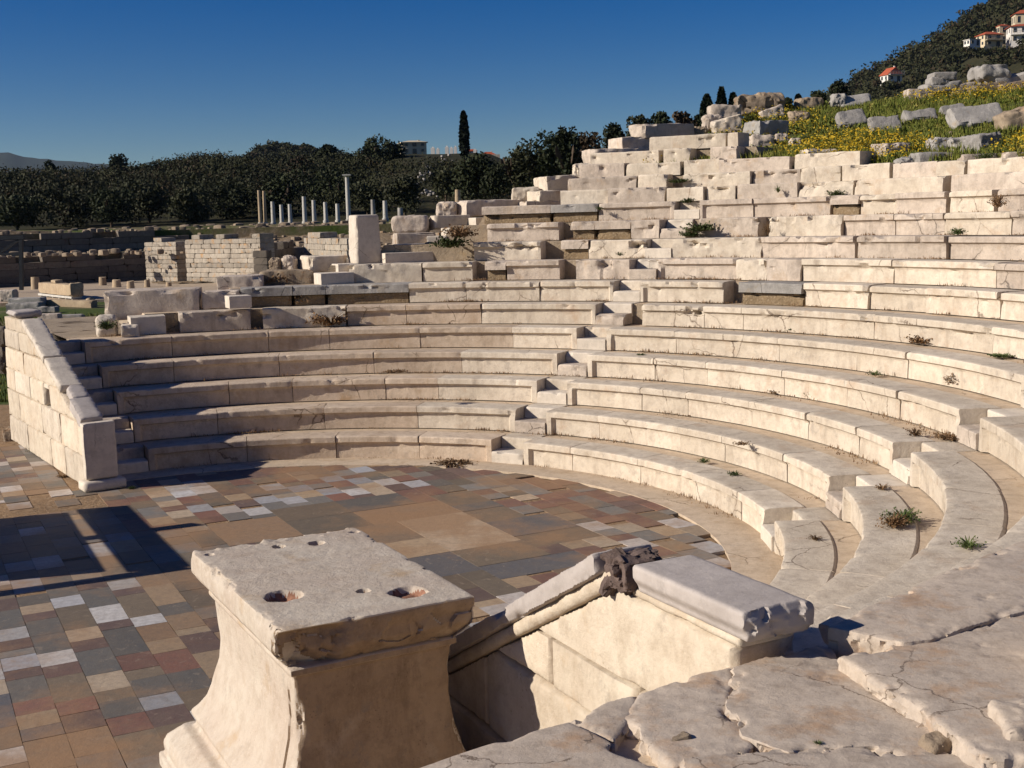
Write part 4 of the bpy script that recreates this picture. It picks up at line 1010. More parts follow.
BL = [  # x0,y0,x1,y1,d,name,label,mat,kw  -- the ragged left flank of the seats
 (101, 290, 198, 318, 19.0, 'stone_block', 'long weathered beam-like block with a rough top, behind the left end of the seats', MARBLE2, dict(dep=.7, rot=R(10))),
 (90, 316, 116, 338, 18.3, 'stone_block', 'small round-backed stone with a green plant at its side, above the left wall', WHITE, dict(dep=.5, rot=R(15), bev=.12)),
 (116, 325, 138, 337, 18.1, 'stone_block', 'small low pale block right of the round-backed stone', WHITE, dict(dep=.45, rot=R(15))),
 (200, 291, 240, 308, 19.2, 'stone_block', 'shaded block between the long beam and the small white steps', MARBLE2, dict(dep=.4, rot=R(10))),
 (214, 276, 262, 293, 20.0, 'stone_block', 'brownish long block at the foot of the tall ashlar ruin', MARBLE2, dict(dep=.6, rot=R(8))),
 (223, 296, 250, 307, 18.6, 'stone_block', 'small clean white block, lower of two stepping up left of the stele', WHITE, dict(dep=.35, rot=R(24), bev=.012, amp=.003, frac=0)),
 (260, 271, 313, 284, 20.6, 'rough_stone', 'low rough stone bed carrying two rounded stones', BROWNS, dict(dep=.7, amp=.04)),
 (269, 258, 281, 272, 21.2, 'rough_stone', 'rounded ochre stump, left of two on the low stone bed', BROWNS, dict(dep=.22, bev=.10)),
 (281, 256, 296, 272, 21.2, 'rough_stone', 'rounded pale stump, right of two on the low stone bed', MARBLE2, dict(dep=.26, bev=.12, amp=.03)),
 (299, 256, 346, 272, 21.0, 'stone_block', 'cream block left behind the tall stele', MARBLE, dict(dep=.6, rot=R(24))),
 (313, 273, 352, 283.5, 19.9, 'stone_block', 'clean white step block, lower of two at the foot of the stele', WHITE, dict(dep=.45, rot=R(24), bev=.012, amp=.003, frac=0)),
 (331, 264, 356, 274, 20.4, 'stone_block', 'clean white step block, upper of two at the foot of the stele', WHITE, dict(dep=.4, rot=R(24), bev=.012, amp=.003, frac=0)),
 (379, 252.5, 436, 262, 20.9, 'stone_block', 'clean white step block right of the stele, lower of two', WHITE, dict(dep=.45, rot=R(20), bev=.012, amp=.003, frac=0)),
 (392, 244, 437, 253.5, 21.3, 'stone_block', 'clean white step block right of the stele, upper of two', WHITE, dict(dep=.45, rot=R(20), bev=.012, amp=.003, frac=0)),
 (391, 233, 436, 244.5, 21.8, 'stone_block', 'brown shaded block under the big rounded white stone', MARBLE2, dict(dep=.6, rot=R(14))),
 (392, 216, 428, 233, 22.3, 'rough_stone', 'big rounded white stone on the left skyline of the seats', MARBLE2, dict(dep=.6, bev=.11, amp=.03)),
 (427, 215.5, 469, 228, 22.5, 'stone_block', 'pale block with a greyish shaded end, right of the big rounded white stone', MARBLE, dict(dep=.5, rot=R(22))),
 (427, 236, 447, 244, 21.6, 'stone_block', 'small white slab with green weeds before it', WHITE, dict(dep=.3)),
 (442, 227.5, 486, 237, 22.0, 'stone_block', 'clean white step block half-way up the left flank, lower of a pair', WHITE, dict(dep=.45, rot=R(24), bev=.012, amp=.003, frac=0)),
 (467, 217.5, 506, 228, 22.4, 'stone_block', 'clean white step block half-way up the left flank, upper of a pair', WHITE, dict(dep=.5, rot=R(24), bev=.012, amp=.003, frac=0)),
 (425, 242, 473, 258, 21.3, 'stone_block', 'weathered stone overgrown with dry weeds, between the white steps and the seats', BROWNS, dict(dep=.5, amp=.03)),
 (436, 202, 457, 216, 23.2, 'rough_stone', 'rounded pale stone beside a long dark-ended block on the left skyline', MARBLE2, dict(dep=.4, bev=.09, amp=.03)),
 (454, 200, 521, 215, 23.4, 'stone_block', 'long pale block with a dark shaded right part, on the left skyline', MARBLE2, dict(dep=.6, rot=R(30))),
 (519, 201, 562, 209.5, 23.4, 'stone_block', 'shaded low block continuing the long pale block', MARBLE2, dict(dep=.5, rot=R(20))),
 (512, 188, 540, 201.5, 23.8, 'rough_stone', 'rough white boulder, lower left of a leaning pile', MARBLE, dict(dep=.5, bev=.07, amp=.04)),
 (529, 191, 568, 202, 23.5, 'stone_block', 'block with a sunlit end under the tilted block of the pile', MARBLE, dict(dep=.5, rot=R(28))),
 (536, 176, 578, 191.5, 23.9, 'stone_block', 'tilted block crowning the small pile left of the stepped wall', MARBLE, dict(dep=.55, rot=R(28), tilt=R(-3))),
 (574, 164, 592, 177, 24.2, 'rough_stone', 'small rough stone at the left edge of the stepped wall', MARBLE, dict(dep=.4, bev=.05, amp=.03)),
 (584, 149, 650, 163.5, 24.6, 'rough_stone', 'long jagged stone, lowest of three stacked rough ones on the stepped wall', MARBLE2, dict(dep=.6, amp=.04, rot=R(20))),
 (611, 137.5, 661, 150.5, 25.0, 'rough_stone', 'rough stone with a dark broken end, middle of three stacked on the stepped wall', MARBLE2, dict(dep=.6, amp=.03, rot=R(26))),
 (632, 124, 694, 137.5, 25.2, 'rough_stone', 'long rough stone with a dark broken end, top of three stacked on the stepped wall', MARBLE2, dict(dep=.6, amp=.03, rot=R(24))),
 (680, 137, 702, 147, 25.0, 'rough_stone', 'small pinkish pointed stone behind the topmost beam', MARBLE2, dict(dep=.4, bev=.06, amp=.04)),
 (693, 127, 705, 139, 25.6, 'rough_stone', 'small rounded stone between the topmost beam and the pale boulder', BROWNS, dict(dep=.3, bev=.06, amp=.02)),
 (704, 115, 724, 132, 26.0, 'rough_stone', 'rounded pale boulder under the three cypresses', MARBLE2, dict(dep=.4, bev=.10, amp=.04)),
 (711, 105, 742, 122, 26.4, 'rough_stone', 'broad pale boulder topping the heap under the cypresses', MARBLE2, dict(dep=.6, bev=.08, amp=.04)),
 (714, 118, 742, 133, 25.6, 'rough_stone', 'tilted white flake of stone below the broad pale boulder', MARBLE, dict(dep=.4, bev=.05, amp=.04, tilt=R(-14))),
 (722, 130, 742, 145, 25.2, 'rough_stone', 'rust-brown pointed stone below the white flake', BROWNS, dict(dep=.4, bev=.06, amp=.06)),
 (738, 95, 772, 112, 27.0, 'rough_stone', 'big brown boulder on the crest right of the cypresses', BROWNS, dict(dep=.7, bev=.12, amp=.06)),
 (757, 93, 785, 112, 27.6, 'rough_stone', 'rounded ochre boulder on the crest, behind the big brown boulder', BROWNS, dict(dep=.7, bev=.14, amp=.05)),
 (748, 121, 788, 136.5, 24.0, 'rough_stone', 'white-ended dark block on a squat round stone', GREYS, dict(dep=.6, rot=R(24), amp=.04)),
 (752, 135, 775, 149, 23.4, 'rough_stone', 'squat round stone carrying the white-ended dark block', MARBLE2, dict(dep=.5, bev=.07, amp=.03)),
 (762, 108, 785, 121, 25.4, 'rough_stone', 'slanting pale stone on the flowery slope below the crest boulders', MARBLE2, dict(dep=.4, bev=.04, amp=.04, tilt=R(-18))),
 (791, 111, 811, 126, 25.0, 'rough_stone', 'brown squat boulder left of the big flower patch', BROWNS, dict(dep=.4, bev=.08, amp=.05)),
 (798, 98, 824, 111, 27.2, 'rough_stone', 'brown boulder on the crest above the big flower patch', BROWNS, dict(dep=.5, bev=.09, amp=.05)),
 (833, 94, 846, 104, 27.5, 'rough_stone', 'small grey stone on the crest left of the mountain foot', GREYS, dict(dep=.4, bev=.05, amp=.03)),
 (776, 134, 789, 142, 23.3, 'rough_stone', 'small stone right of the squat round stone', MARBLE2, dict(dep=.2, bev=.04, amp=.03)),
 (790, 138, 801, 146, 22.8, 'rough_stone', 'small white stone in the flowers above the lone cap block', MARBLE, dict(dep=.2, bev=.04, amp=.02)),
 (738, 139, 749, 149, 23.2, 'rough_stone', 'small brown stone behind the end of the topmost beam', BROWNS, dict(dep=.2, bev=.04, amp=.03)),
 (804, 149, 840, 162.5, 21.0, 'stone_block', 'single pale block lying on the top course, below the big flower patch', MARBLE, dict(dep=.35, rot=R(6))),
 (963, 154, 1005, 168, 18.3, 'stone_block', 'pale block lying on the wall top near the right edge, with weeds before it', MARBLE2, dict(dep=.4)),
 (1005, 152, 1050, 167, 18.0, 'stone_block', 'pale block on the wall top cut off by the right edge of the picture', MARBLE2, dict(dep=.4)),
 (840, 97, 873, 110, 26.6, 'rough_stone', 'whitish flat stone near the crest, left end of the upper stone line', GREYS, dict(lean=R(38), dep=.3, tilt=R(-8), bev=.05)),
 (839, 111, 866, 129, 24.0, 'rough_stone', 'light grey slanted slab, leftmost of the middle line on the slope', GREYS, dict(lean=R(38), dep=.22, tilt=R(-9))),
 (870, 117, 901, 135, 23.2, 'rough_stone', 'grey squarish slab, second from left of the middle line on the slope', GREYS, dict(lean=R(38), dep=.22, tilt=R(-3))),
 (905, 111, 937, 124, 24.0, 'rough_stone', 'grey low slab, third from left of the middle line on the slope', GREYS, dict(lean=R(38), dep=.25, tilt=R(-4))),
 (942, 107, 966, 117, 24.6, 'rough_stone', 'small pale slab above and left of the largest slab on the slope', GREYS, dict(lean=R(38), dep=.25, tilt=R(-10))),
 (952, 107, 1004, 130, 23.0, 'rough_stone', 'largest light grey slab on the flowery slope', GREYS, dict(lean=R(38), dep=.28, tilt=R(-7))),
 (1003, 108, 1045, 131, 22.4, 'rough_stone', 'brownish boulder at the right edge, beside the largest slab', BROWNS, dict(dep=.5, bev=.14, amp=.05, tilt=R(-14))),
 (878, 143, 910, 159.5, 20.0, 'rough_stone', 'squared brown-grey block alone at the foot of the slope', MARBLE2, dict(dep=.5, rot=R(14), bev=.05)),
 (932, 138, 955, 154, 20.8, 'rough_stone', 'dark grey boulder, left of three in a row on the lower slope', GREYS, dict(dep=.4, bev=.07, amp=.03)),
 (952, 137, 978, 152, 20.6, 'rough_stone', 'grey wedge-shaped boulder, middle of three in a row on the lower slope', GREYS, dict(dep=.4, bev=.06, amp=.03, tilt=R(-8))),
 (969, 134, 1002, 154, 20.2, 'rough_stone', 'tall grey block, right of three in a row on the lower slope', GREYS, dict(dep=.5, rot=R(20), bev=.05, amp=.03, tilt=R(-5))),
 (916, 152, 958, 164, 19.4, 'rough_stone', 'low flat stone sunk in dry grass below the dark grey boulder', GREYS, dict(dep=.4, bev=.06)),
 (899, 158, 915, 169, 18.9, 'rough_stone', 'small triangular grey stone right above the wall top', GREYS, dict(dep=.3, bev=.06, amp=.04)),
 (949, 132, 959, 139, 21.4, 'rough_stone', 'small brown stone above the row of three boulders', BROWNS, dict(dep=.2, bev=.04, amp=.03)),
 (908, 89, 934, 98, 27.5, 'stone_block', 'pale block on the crest, leftmost of the crest line', MARBLE2, dict(dep=.4)),
 (926, 82, 962, 90, 28.2, 'rough_stone', 'long flat stone carrying two smaller flat stones on the crest', GREYS, dict(dep=.6, tilt=R(-4), bev=.07)),
 (931, 77, 950, 83, 28.2, 'rough_stone', 'flat stone, middle of the crest stack', GREYS, dict(dep=.5, bev=.05)),
 (934, 72, 957, 77.5, 28.3, 'rough_stone', 'flat stone, top of the crest stack', GREYS, dict(dep=.5, bev=.05)),
 (949, 84, 976, 94, 27.6, 'rough_stone', 'pale slanting slab between the crest stack and the right edge', MARBLE2, dict(dep=.4, tilt=R(-9))),
 (981, 64, 1012, 77, 28.6, 'rough_stone', 'big grey boulder high on the crest near the right edge', GREYS, dict(dep=.9, bev=.14, amp=.05)),
 (988, 73, 1050, 84, 27.8, 'rough_stone', 'long grey boulder in front of the big crest boulder', GREYS, dict(dep=.7, bev=.12, amp=.04, tilt=R(-7))),
 (976, 83, 1005, 92, 27.0, 'rough_stone', 'brownish slab on the crest below the long grey boulder', BROWNS, dict(dep=.4, tilt=R(-8))),
 (1003, 80, 1050, 91, 26.6, 'rough_stone', 'brownish slab on the crest cut off by the right edge', BROWNS, dict(dep=.4, tilt=R(-8))),
]
def slope_hit(x, y):
    d = 17.0
    while d < 30:
        p = atd(x, y, d); q = p-C; r = math.hypot(q.x, q.y)
        if r > 12.1 and p.z <= slope_z(r, math.atan2(q.y, q.x)): return d
        d += .05
    return None
for b in BL:
    if b[0] >= 737 and b[3] < 170 and 'wall top' not in b[6] and 'single pale' not in b[6]:
        dd = slope_hit((b[0]+b[2])/2, b[3]-1)
        b = b[:4]+(dd if dd else 27.5,)+b[5:]
        if not dd: b[8]['sink'] = .06
    brock(*b[:5], b[5], b[6], b[7], **b[8])
# tall stele
ST = empty('stele', atd(363, 265, 20.9), 'tall plain white stele standing above the left seats', 'stele')
w = 30/F*20.9
V, Fc = prism_geo([(-.235, -.235), (.235, -.235), (.235, .235), (-.235, .235)], 0, .86)
a = R(25); b0 = atd(364, 265.5, 20.9)+Vector((0, .2, 0))
Mr = Matrix.Rotation(a, 3, 'Z')
def fns(v):
    k = 1-.10*v.z/.86; e = min(abs(abs(v.x)-.235), 9)+min(abs(abs(v.y)-.235), 9)
    v = Vector((v.x*k, v.y*k, v.z))
    if e < .06 and v.x < -.1: v.x += .05*facet(v, 9, 2)*sstep(.06, 0, e)
    return Mr @ v + b0
sculpt('stele_shaft', V, Fc, .03, fns, WHITE, ST, 40)

# ================================================================== FLOWERY SLOPE
V = []; Fc = []; nt_, nr_ = 90, 60
for i in range(nt_+1):
    th = R(-32+98*i/nt_)
    for k in range(nr_+1):
        r = 12.0+k*.45
        V.append(pol(r, th, slope_z(r, th) if k < nr_ else .2))
for i in range(nt_):
    for k in range(nr_): a = i*(nr_+1)+k; Fc.append([a, a+1, a+nr_+2, a+nr_+1])
tag(mesh_obj('grassy_slope', V, [f for f in Fc], SLOPE, smooth=60), kind='structure')
random.seed(3)
V = []; Fc = []; VF = []; FF = []
def blade(V, Fc, p, h, w):
    a = random.uniform(0, 2*PI); d = Vector((math.cos(a), math.sin(a), 0)); l = random.uniform(-.6, .6)*h
    e = Vector((math.cos(a+1.2), math.sin(a+1.2), 0))
    o = len(V); V += [p-d*w, p+d*w, p+e*l*.5+Vector((0, 0, h*.6))+d*w*.7, p+e*l+Vector((0, 0, h))]; Fc += [[o, o+1, o+2], [o, o+2, o+3]]
cnt = 0
while cnt < 52000:
    th = R(random.uniform(24, 66)); r = 12.15+10*random.random()**1.0
    p = pol(r, th); q = nz(p, .55, 2)
    if random.random() > .8+q: continue
    p.z = slope_z(r, th)-.02; cnt += 1
    blade(V, Fc, p, random.uniform(.05, .17)*(1.2+q), .010)
    if random.random() < .55: quads([p+Vector((0, 0, random.uniform(.03, .13)))], .028, V, Fc)
    f = nz(p, .42, 11)+.35*nz(p, 1.6, 4)
    if f > .0 and random.random() < .25+2.2*f:
        quads([p+Vector((random.uniform(-.08, .08), random.uniform(-.08, .08), random.uniform(.08, .22)*(1.2+q)))], .017, VF, FF, .5)
tag(mesh_obj('meadow_grass', V, Fc, GRASS), kind='stuff'); tag(mesh_obj('yellow_wildflowers', VF, FF, YEL), kind='stuff')
# low bushes in the meadow
# ================================================================== COURTYARD AND RUINS BEYOND THE SEATS
def ashlar_wall(name, a, b, z0, z1, th, label, rows_, mat=ASHLAR, seed=0, ragged=.0, blen=.9, cat='wall'):
    a = Vector((a[0], a[1], 0)); b = Vector((b[0], b[1], 0)); L = (b-a).length; D = (b-a)/L; Nn = Vector((D.y, -D.x, 0))
    e = empty(name, (a.x, a.y, z0), label, cat); rnd = random.Random(seed); hrow = (z1-z0)/rows_
    for k in range(rows_):
        x = -rnd.random()*blen*.5; gs = []
        while x < L:
            w = blen*rnd.uniform(.7, 1.3); x0, x1 = max(0, x), min(L, x+w); x += w
            if x1-x0 < .1: continue
            if k == rows_-1 and ragged and nz((x0*.5, k, seed), 1) > -.02: continue
            off = rnd.uniform(-.012, .012)
            V, Fc = rock_geo((0, 0, 0), (x1-x0-.006, th, hrow-.006), bev=.012, amp=.012, n=4, seed=rnd.random()*9, freq=3)
            ang = math.atan2(D.y, D.x); c = a+D*(x0+x1)/2+Nn*(off-th/2)
            gs.append((rotz(V, ang, (c.x, c.y, z0+hrow*k)), Fc))
        if gs:
            V, Fc = join_geo(gs); mesh_obj('stone_course', V, Fc, mat, e, 40)
    return e
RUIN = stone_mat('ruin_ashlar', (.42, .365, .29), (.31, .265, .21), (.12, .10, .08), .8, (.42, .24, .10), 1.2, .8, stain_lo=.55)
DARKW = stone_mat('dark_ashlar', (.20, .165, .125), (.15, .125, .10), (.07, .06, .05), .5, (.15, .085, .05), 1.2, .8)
pa, pb = atd(147, 286, 57), atd(262, 282, 52)
zr = .42
# big lit ruin: two piers with a dark doorway between
mid1 = pa.lerp(pb, .29); mid2 = pa.lerp(pb, .37)
ashlar_wall('ruined_wall', pa, mid1, zr, 2.62, .8, 'stained ashlar pier left of the narrow dark doorway in the far ruin', 11, RUIN, 1, .2, .6)
ashlar_wall('ruined_wall', mid2, pb, zr, 2.72, .8, 'long stained ashlar wall right of the narrow dark doorway in the far ruin', 11, RUIN, 2, .25, .6)
pd = atd(268, 282, 51.8); pe_ = atd(305, 270, 56)
ashlar_wall('ruined_wall', pe_, atd(348, 270, 50), .9, 3.1-(234-222)*52/F+.1, .8, 'broken brick-like ruin wall just left of the white stele', 7, RUIN, 4, .35)
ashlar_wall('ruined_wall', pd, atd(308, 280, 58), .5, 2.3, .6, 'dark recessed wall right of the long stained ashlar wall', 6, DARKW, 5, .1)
ashlar_wall('ruined_wall', atd(170, 284, 60.5), atd(205, 284, 60.5), zr, 2.45, .5, 'added dark backing for the shade inside the narrow doorway of the far ruin', 6, DARKW, 15)  # dark wall added behind the gap, stands in for the doorway's shade
V, Fc = prism_geo([tuple(atd(-60, 250, 43))[:2], tuple(atd(150, 250, 44))[:2], tuple(atd(262, 250, 50))[:2], tuple(atd(262, 250, 57))[:2], tuple(atd(150, 250, 59))[:2], tuple(atd(-60, 250, 54))[:2]], .3, .58)
tag(mesh_obj('courtyard_pavement', V, Fc, TAN), kind='structure')
# dark retaining walls of the courtyard at the left
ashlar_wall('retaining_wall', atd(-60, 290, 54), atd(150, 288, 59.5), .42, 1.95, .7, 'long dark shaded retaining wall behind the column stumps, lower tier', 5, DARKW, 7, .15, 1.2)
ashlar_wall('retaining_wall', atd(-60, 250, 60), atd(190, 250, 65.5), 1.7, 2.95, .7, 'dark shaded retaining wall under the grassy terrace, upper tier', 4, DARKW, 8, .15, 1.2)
# ledge between the two tiers
V, Fc = prism_geo([tuple(atd(-60, 250, 54.6))[:2], tuple(atd(150, 250, 60))[:2], tuple(atd(270, 250, 60))[:2], tuple(atd(270, 250, 66))[:2], tuple(atd(-60, 250, 66))[:2]], 0, 1.9)
tag(mesh_obj('ledge', V, Fc, GROUND), kind='structure')
V, Fc = prism_geo([tuple(atd(-80, 250, 60.6))[:2], tuple(atd(190, 250, 66))[:2], tuple(atd(420, 250, 66))[:2], tuple(atd(420, 250, 90))[:2], tuple(atd(-120, 250, 90))[:2]], 0, 2.93)
tag(mesh_obj('upper_ground', V, Fc, GROUND), kind='structure')
# rubble bank behind the ruins (steps up to the colonnade)
V = []; Fc = []; NX, NY = 70, 26
for j in range(NY+1):
    d = 54+j*.85
    for i in range(NX+1):
        x = 150+i*4.3; p = atd(x, 250, d); t = j/NY
        z = .6+2.35*sstep(.05, .75, t)*sstep(140, 190, x)+.16*fbm((p.x, p.y, 0), .9)+.10*nz((p.x, p.y, 0), 2.6)
        V.append((p.x, d, z))
for j in range(NY):
    for i in range(NX): a = j*(NX+1)+i; Fc.append([a, a+1, a+NX+2, a+NX+1])
tag(mesh_obj('rubble_bank', V, Fc, earth_mat('rubble_earth', (.22, .16, .10), (.15, .11, .07), (.30, .25, .19), .8), smooth=50), kind='structure')
random.seed(21)
gs = []
for i in range(520):
    x = random.uniform(150, 440); j = random.random(); d = 60+j*15; p = atd(x, 250, d)
    z = .6+2.35*sstep(.05, .75, (d-54)/22)*sstep(140, 190, x)
    s_ = random.choice((.12, .16, .2, .25, .35))*random.uniform(.7, 1.3)
    gs.append(rock_geo((p.x, p.y, z-.05), (s_*1.4, s_, s_*.75), rot=random.random()*3, bev=s_*.2, amp=s_*.1, n=3, seed=i, freq=5))
for i in range(260):
    x = random.uniform(-60, 200); d = random.choice((random.uniform(55.5, 60), random.uniform(61.5, 72))); p = atd(x, 250, d)
    z = 1.88 if d < 60.4+(x+60)/250*5.2 else 2.9
    s_ = random.choice((.1, .14, .2, .3))*random.uniform(.7, 1.2)
    gs.append(rock_geo((p.x, p.y, z), (s_*1.4, s_, s_*.75), rot=random.random()*3, bev=s_*.2, amp=s_*.1, n=3, seed=i, freq=5))
V, Fc = join_geo(gs); tag(mesh_obj('rubble_scatter', V, Fc, BROWNS, smooth=30), kind='stuff')
# colonnade
CL = [(260.5, 191, 223, 3.2, 'o', 'tall ochre column shaft, leftmost of the distant colonnade'), (265.5, 191.5, 223, 3.2, 'o', 'tall ochre column shaft, second of the distant colonnade'), (273.5, 202, 223, 4, 'w', 'white column shaft right of the tall ochre pair'), (282, 205, 223, 3.8, 'w', 'shorter white column, fourth from left in the colonnade'), (290.5, 204.5, 222.5, 3.8, 'w', 'shorter white column, fifth from left in the colonnade'),
      (305, 197, 222, 4.2, 'w', 'tallest white shaft without capital, in the middle of the colonnade'), (314.5, 200.5, 222, 4, 'w', 'white shaft right of the tallest one without capital'), (326, 202.5, 221, 4, 'w', 'white shaft, third left of the column with a capital'), (338, 204, 221, 4, 'w', 'white shaft immediately left of the column with a capital'),
      (348.8, 178, 220, 4.2, 'k', 'slender tall column still carrying its capital, behind the stele'), (373.5, 200, 219, 4.4, 'g', 'greyish shaft right of the stele'), (385.5, 201, 219, 4.6, 'w', 'bright white shaft, right end of the tall columns'), (400.5, 208, 220, 5.2, 'g', 'short thick column stump right of the bright white shaft'),
      (458, 190, 203, 5.6, 'o', 'reddish column stump against the dark trees above the left skyline blocks')]
COLW = stone_mat('column_white', (.50, .48, .43), (.43, .41, .37), (.24, .22, .19), .4, None, .8)
COLO = stone_mat('column_ochre', (.47, .37, .24), (.38, .28, .18), (.20, .14, .09), .4, None, .8)
for x, y0, y1, w, k, lab in CL:
    d = 76+(x-260)*.05 if x < 420 else 60
    b = atd(x, y1, d); h = (y1-y0)/F*d; r = w/2/F*d
    e = empty('column', b, lab, 'column', 'columns of the distant colonnade' if x < 395 else None)
    m = COLO if k == 'o' else (GREYS if k == 'g' else COLW)
    V, Fc = cyl_geo((b.x, b.y, b.z-.15), r*1.12, r*.92, h+.15, 18, .05, x); mesh_obj('shaft', V, Fc, m, e, 50)
    V, Fc = cyl_geo((b.x, b.y, b.z-.3), r*1.5, r*1.45, .34, 16, .08, x+1, 2); mesh_obj('base', V, Fc, COLW, e, 50)
    if k == 'k':
        V, Fc = join_geo([cyl_geo((b.x, b.y, b.z+h), r*.95, r*1.6, .09, 18), box_geo((b.x-r*1.9, b.y-r*1.9, b.z+h+.09), (b.x+r*1.9, b.y+r*1.9, b.z+h+.17))])
        mesh_obj('capital', V, Fc, m, e, 40)
pl0, pl1 = atd(256, 224, 75.5), atd(345, 222, 79.5)
ashlar_wall('stylobate', pl0, pl1, 2.75, 3.0, 1.2, 'low stone platform under the colonnade', 1, MARBLE2, 3, 0, 1.5, 'platform')
# column stumps in the courtyard
for i, (x, y0, y1, w, lab) in enumerate([(36, 276, 291, 9, 'ochre column stump left of the exedra bench'), (103, 276, 287, 8, 'ochre column stump, first right of the exedra bench'), (117, 279, 289, 9, 'rounded ochre column stump, second right of the exedra bench'), (131, 280, 291, 8, 'ochre column stump, third right of the exedra bench'), (147.5, 279, 289, 6, 'thin ochre stump by the foot of the far ruin'), (169, 281, 288, 6, 'short ochre stump before the stained ashlar pier'),
        (91, 297, 306, 10, 'squat ochre drum on the near side of the exedra bench'), (71, 299, 304, 6, 'small ochre drum under the exedra bench')]):
    d = (3.1-.47)*F/(y1-horiz(x)); b = atd(x, y1, d); b.z = .45; r = w/2/F*d; h = (y1-y0)/F*d
    e = empty('column_stump', b, lab, 'column stump', 'column stumps of the courtyard')
    V, Fc = cyl_geo((b.x, b.y, b.z+.1), r*1.0, r*.85, h-.1, 14, .16, x, 6); mesh_obj('drum', V, Fc, COLO, e, 50)
    V, Fc = cyl_geo((b.x, b.y, b.z-.05), r*1.25, r*1.2, .17, 14, .08, x, 2); mesh_obj('base', V, Fc, COLW, e, 50)
# exedra bench on supports
d = 46.0; b0, b1 = atd(43, 292, 47), atd(77, 299, 44)
EX = empty('stone_bench', (b0.x, b0.y, .45), 'ochre stone bench on a row of white feet in the courtyard', 'bench')
Db = Vector((b1.x-b0.x, b1.y-b0.y, 0)); L = Db.length; ang = math.atan2(Db.y, Db.x); Db.normalize()
def along(l, z): return (b0.x+Db.x*l, b0.y+Db.y*l, z)
zb = 3.1-(293-230)/F*47+.05
V, Fc = rock_geo((0, 0, 0), (L, .45, .42), bev=.04, amp=.02, n=16, freq=4); mesh_obj('seat', rotz(V, ang, along(L/2, zb)), Fc, COLO, EX, 45)
V, Fc = rock_geo((0, 0, 0), (.18, .5, .5), bev=.05, amp=.03, n=6, freq=4); mesh_obj('armrest', rotz(V, ang, along(L, zb-.02)), Fc, COLO, EX, 45)
V, Fc = rock_geo((0, 0, 0), (.55, .3, .14), bev=.04, amp=.03, n=6, freq=4); mesh_obj('broken_back', rotz(V, ang, along(L*.45, zb+.40)), Fc, COLO, EX, 45)
V, Fc = rock_geo((0, 0, 0), (L, .4, .08), bev=.01, amp=.003, n=12); mesh_obj('frame_rail', rotz(V, ang, along(L/2, zb-.09)), Fc, COLW, EX, 30)
for i in range(6):
    V, Fc = rock_geo((0, 0, 0), (.10, .3, max(.1, zb-.09-.45)), bev=.01, amp=.003, n=4); mesh_obj('foot', rotz(V, ang, along(.1+(L-.2)*i/5, .45)), Fc, COLW, EX, 30)
for i, (x0, y0, x1, y1, dd, lab, m, kw) in enumerate([
        (8, 298, 42, 306, 41, 'long dark weathered stone in the grass, upper of two left of the bench', GREYS, dict(dep=.5)),
        (5, 303, 40, 313, 38, 'long dark weathered stone in the grass, lower of two left of the bench', GREYS, dict(dep=.5, amp=.05)),
        (36, 307, 55, 312, 37, 'small broken dark stone beside the two long dark ones', GREYS, dict(dep=.4, amp=.04)),
        (0, 290, 14, 301, 43, 'pale squarish stone at the left edge of the courtyard', MARBLE2, dict(dep=.5)),
        (38, 314, 58, 320, 34, 'white flat stone lying in the green grass above the left wall', MARBLE2, dict(dep=.4)),
        (56, 315, 82, 320, 34.5, 'dark flat stone lying in the green grass right of the white one', GREYS, dict(dep=.4)),
        (40, 300, 100, 309, 41, 'long reddish stone kerb in front of the bench', COLO, dict(dep=.3, rot=R(-28))),
        (38, 328, 72, 340, 26, 'low dark wall stub in the grass behind the cap of the left wall', DARKW, dict(dep=.6, n=16, amp=.05)),
        (-4, 327, 8, 372, 22, 'dark rough wall end behind the left wall at the edge of the picture', DARKW, dict(dep=1.0, n=16, amp=.06)),
        (3, 427, 14, 447, 18.0, 'small brown post-like stone at the back foot of the left wall', BROWNS, dict(dep=.14))]):
    brock(x0, y0, x1, y1, dd, 'stone_slab' if y1-y0 < 12 else 'rough_stone', lab, m, **kw)
# grey frame of a shelter at the far left
SH = empty('shelter_frame', atd(20, 290, 50), 'pale grey metal shelter frame with a sloping brace at the far left', 'shelter')
def beam(name, p, q, t, parent, mat=RAIL):
    p, q = Vector(p), Vector(q); d = q-p; L = d.length; rot_ = d.to_track_quat('X', 'Z').to_matrix()
    V, Fc = box_geo((0, -t/2, -t/2), (L, t/2, t/2)); return mesh_obj(name, [rot_ @ v+p for v in V], Fc, mat, parent)
dm = plain_mat('shelter_metal', (.022, .025, .03), .5)
beam('post', atd(21.5, 290, 50), atd(21, 238, 50), .14, SH, dm); beam('post', atd(-24, 290, 50), atd(-24, 238, 50), .14, SH, dm)
beam('roof_beam', atd(-26, 239, 50), atd(24, 237, 50), .16, SH, dm); beam('cross_rail', atd(-24, 254, 50), atd(21, 254, 50), .10, SH, dm)
beam('brace', atd(1, 252, 50), atd(20, 239, 50), .10, SH, dm)

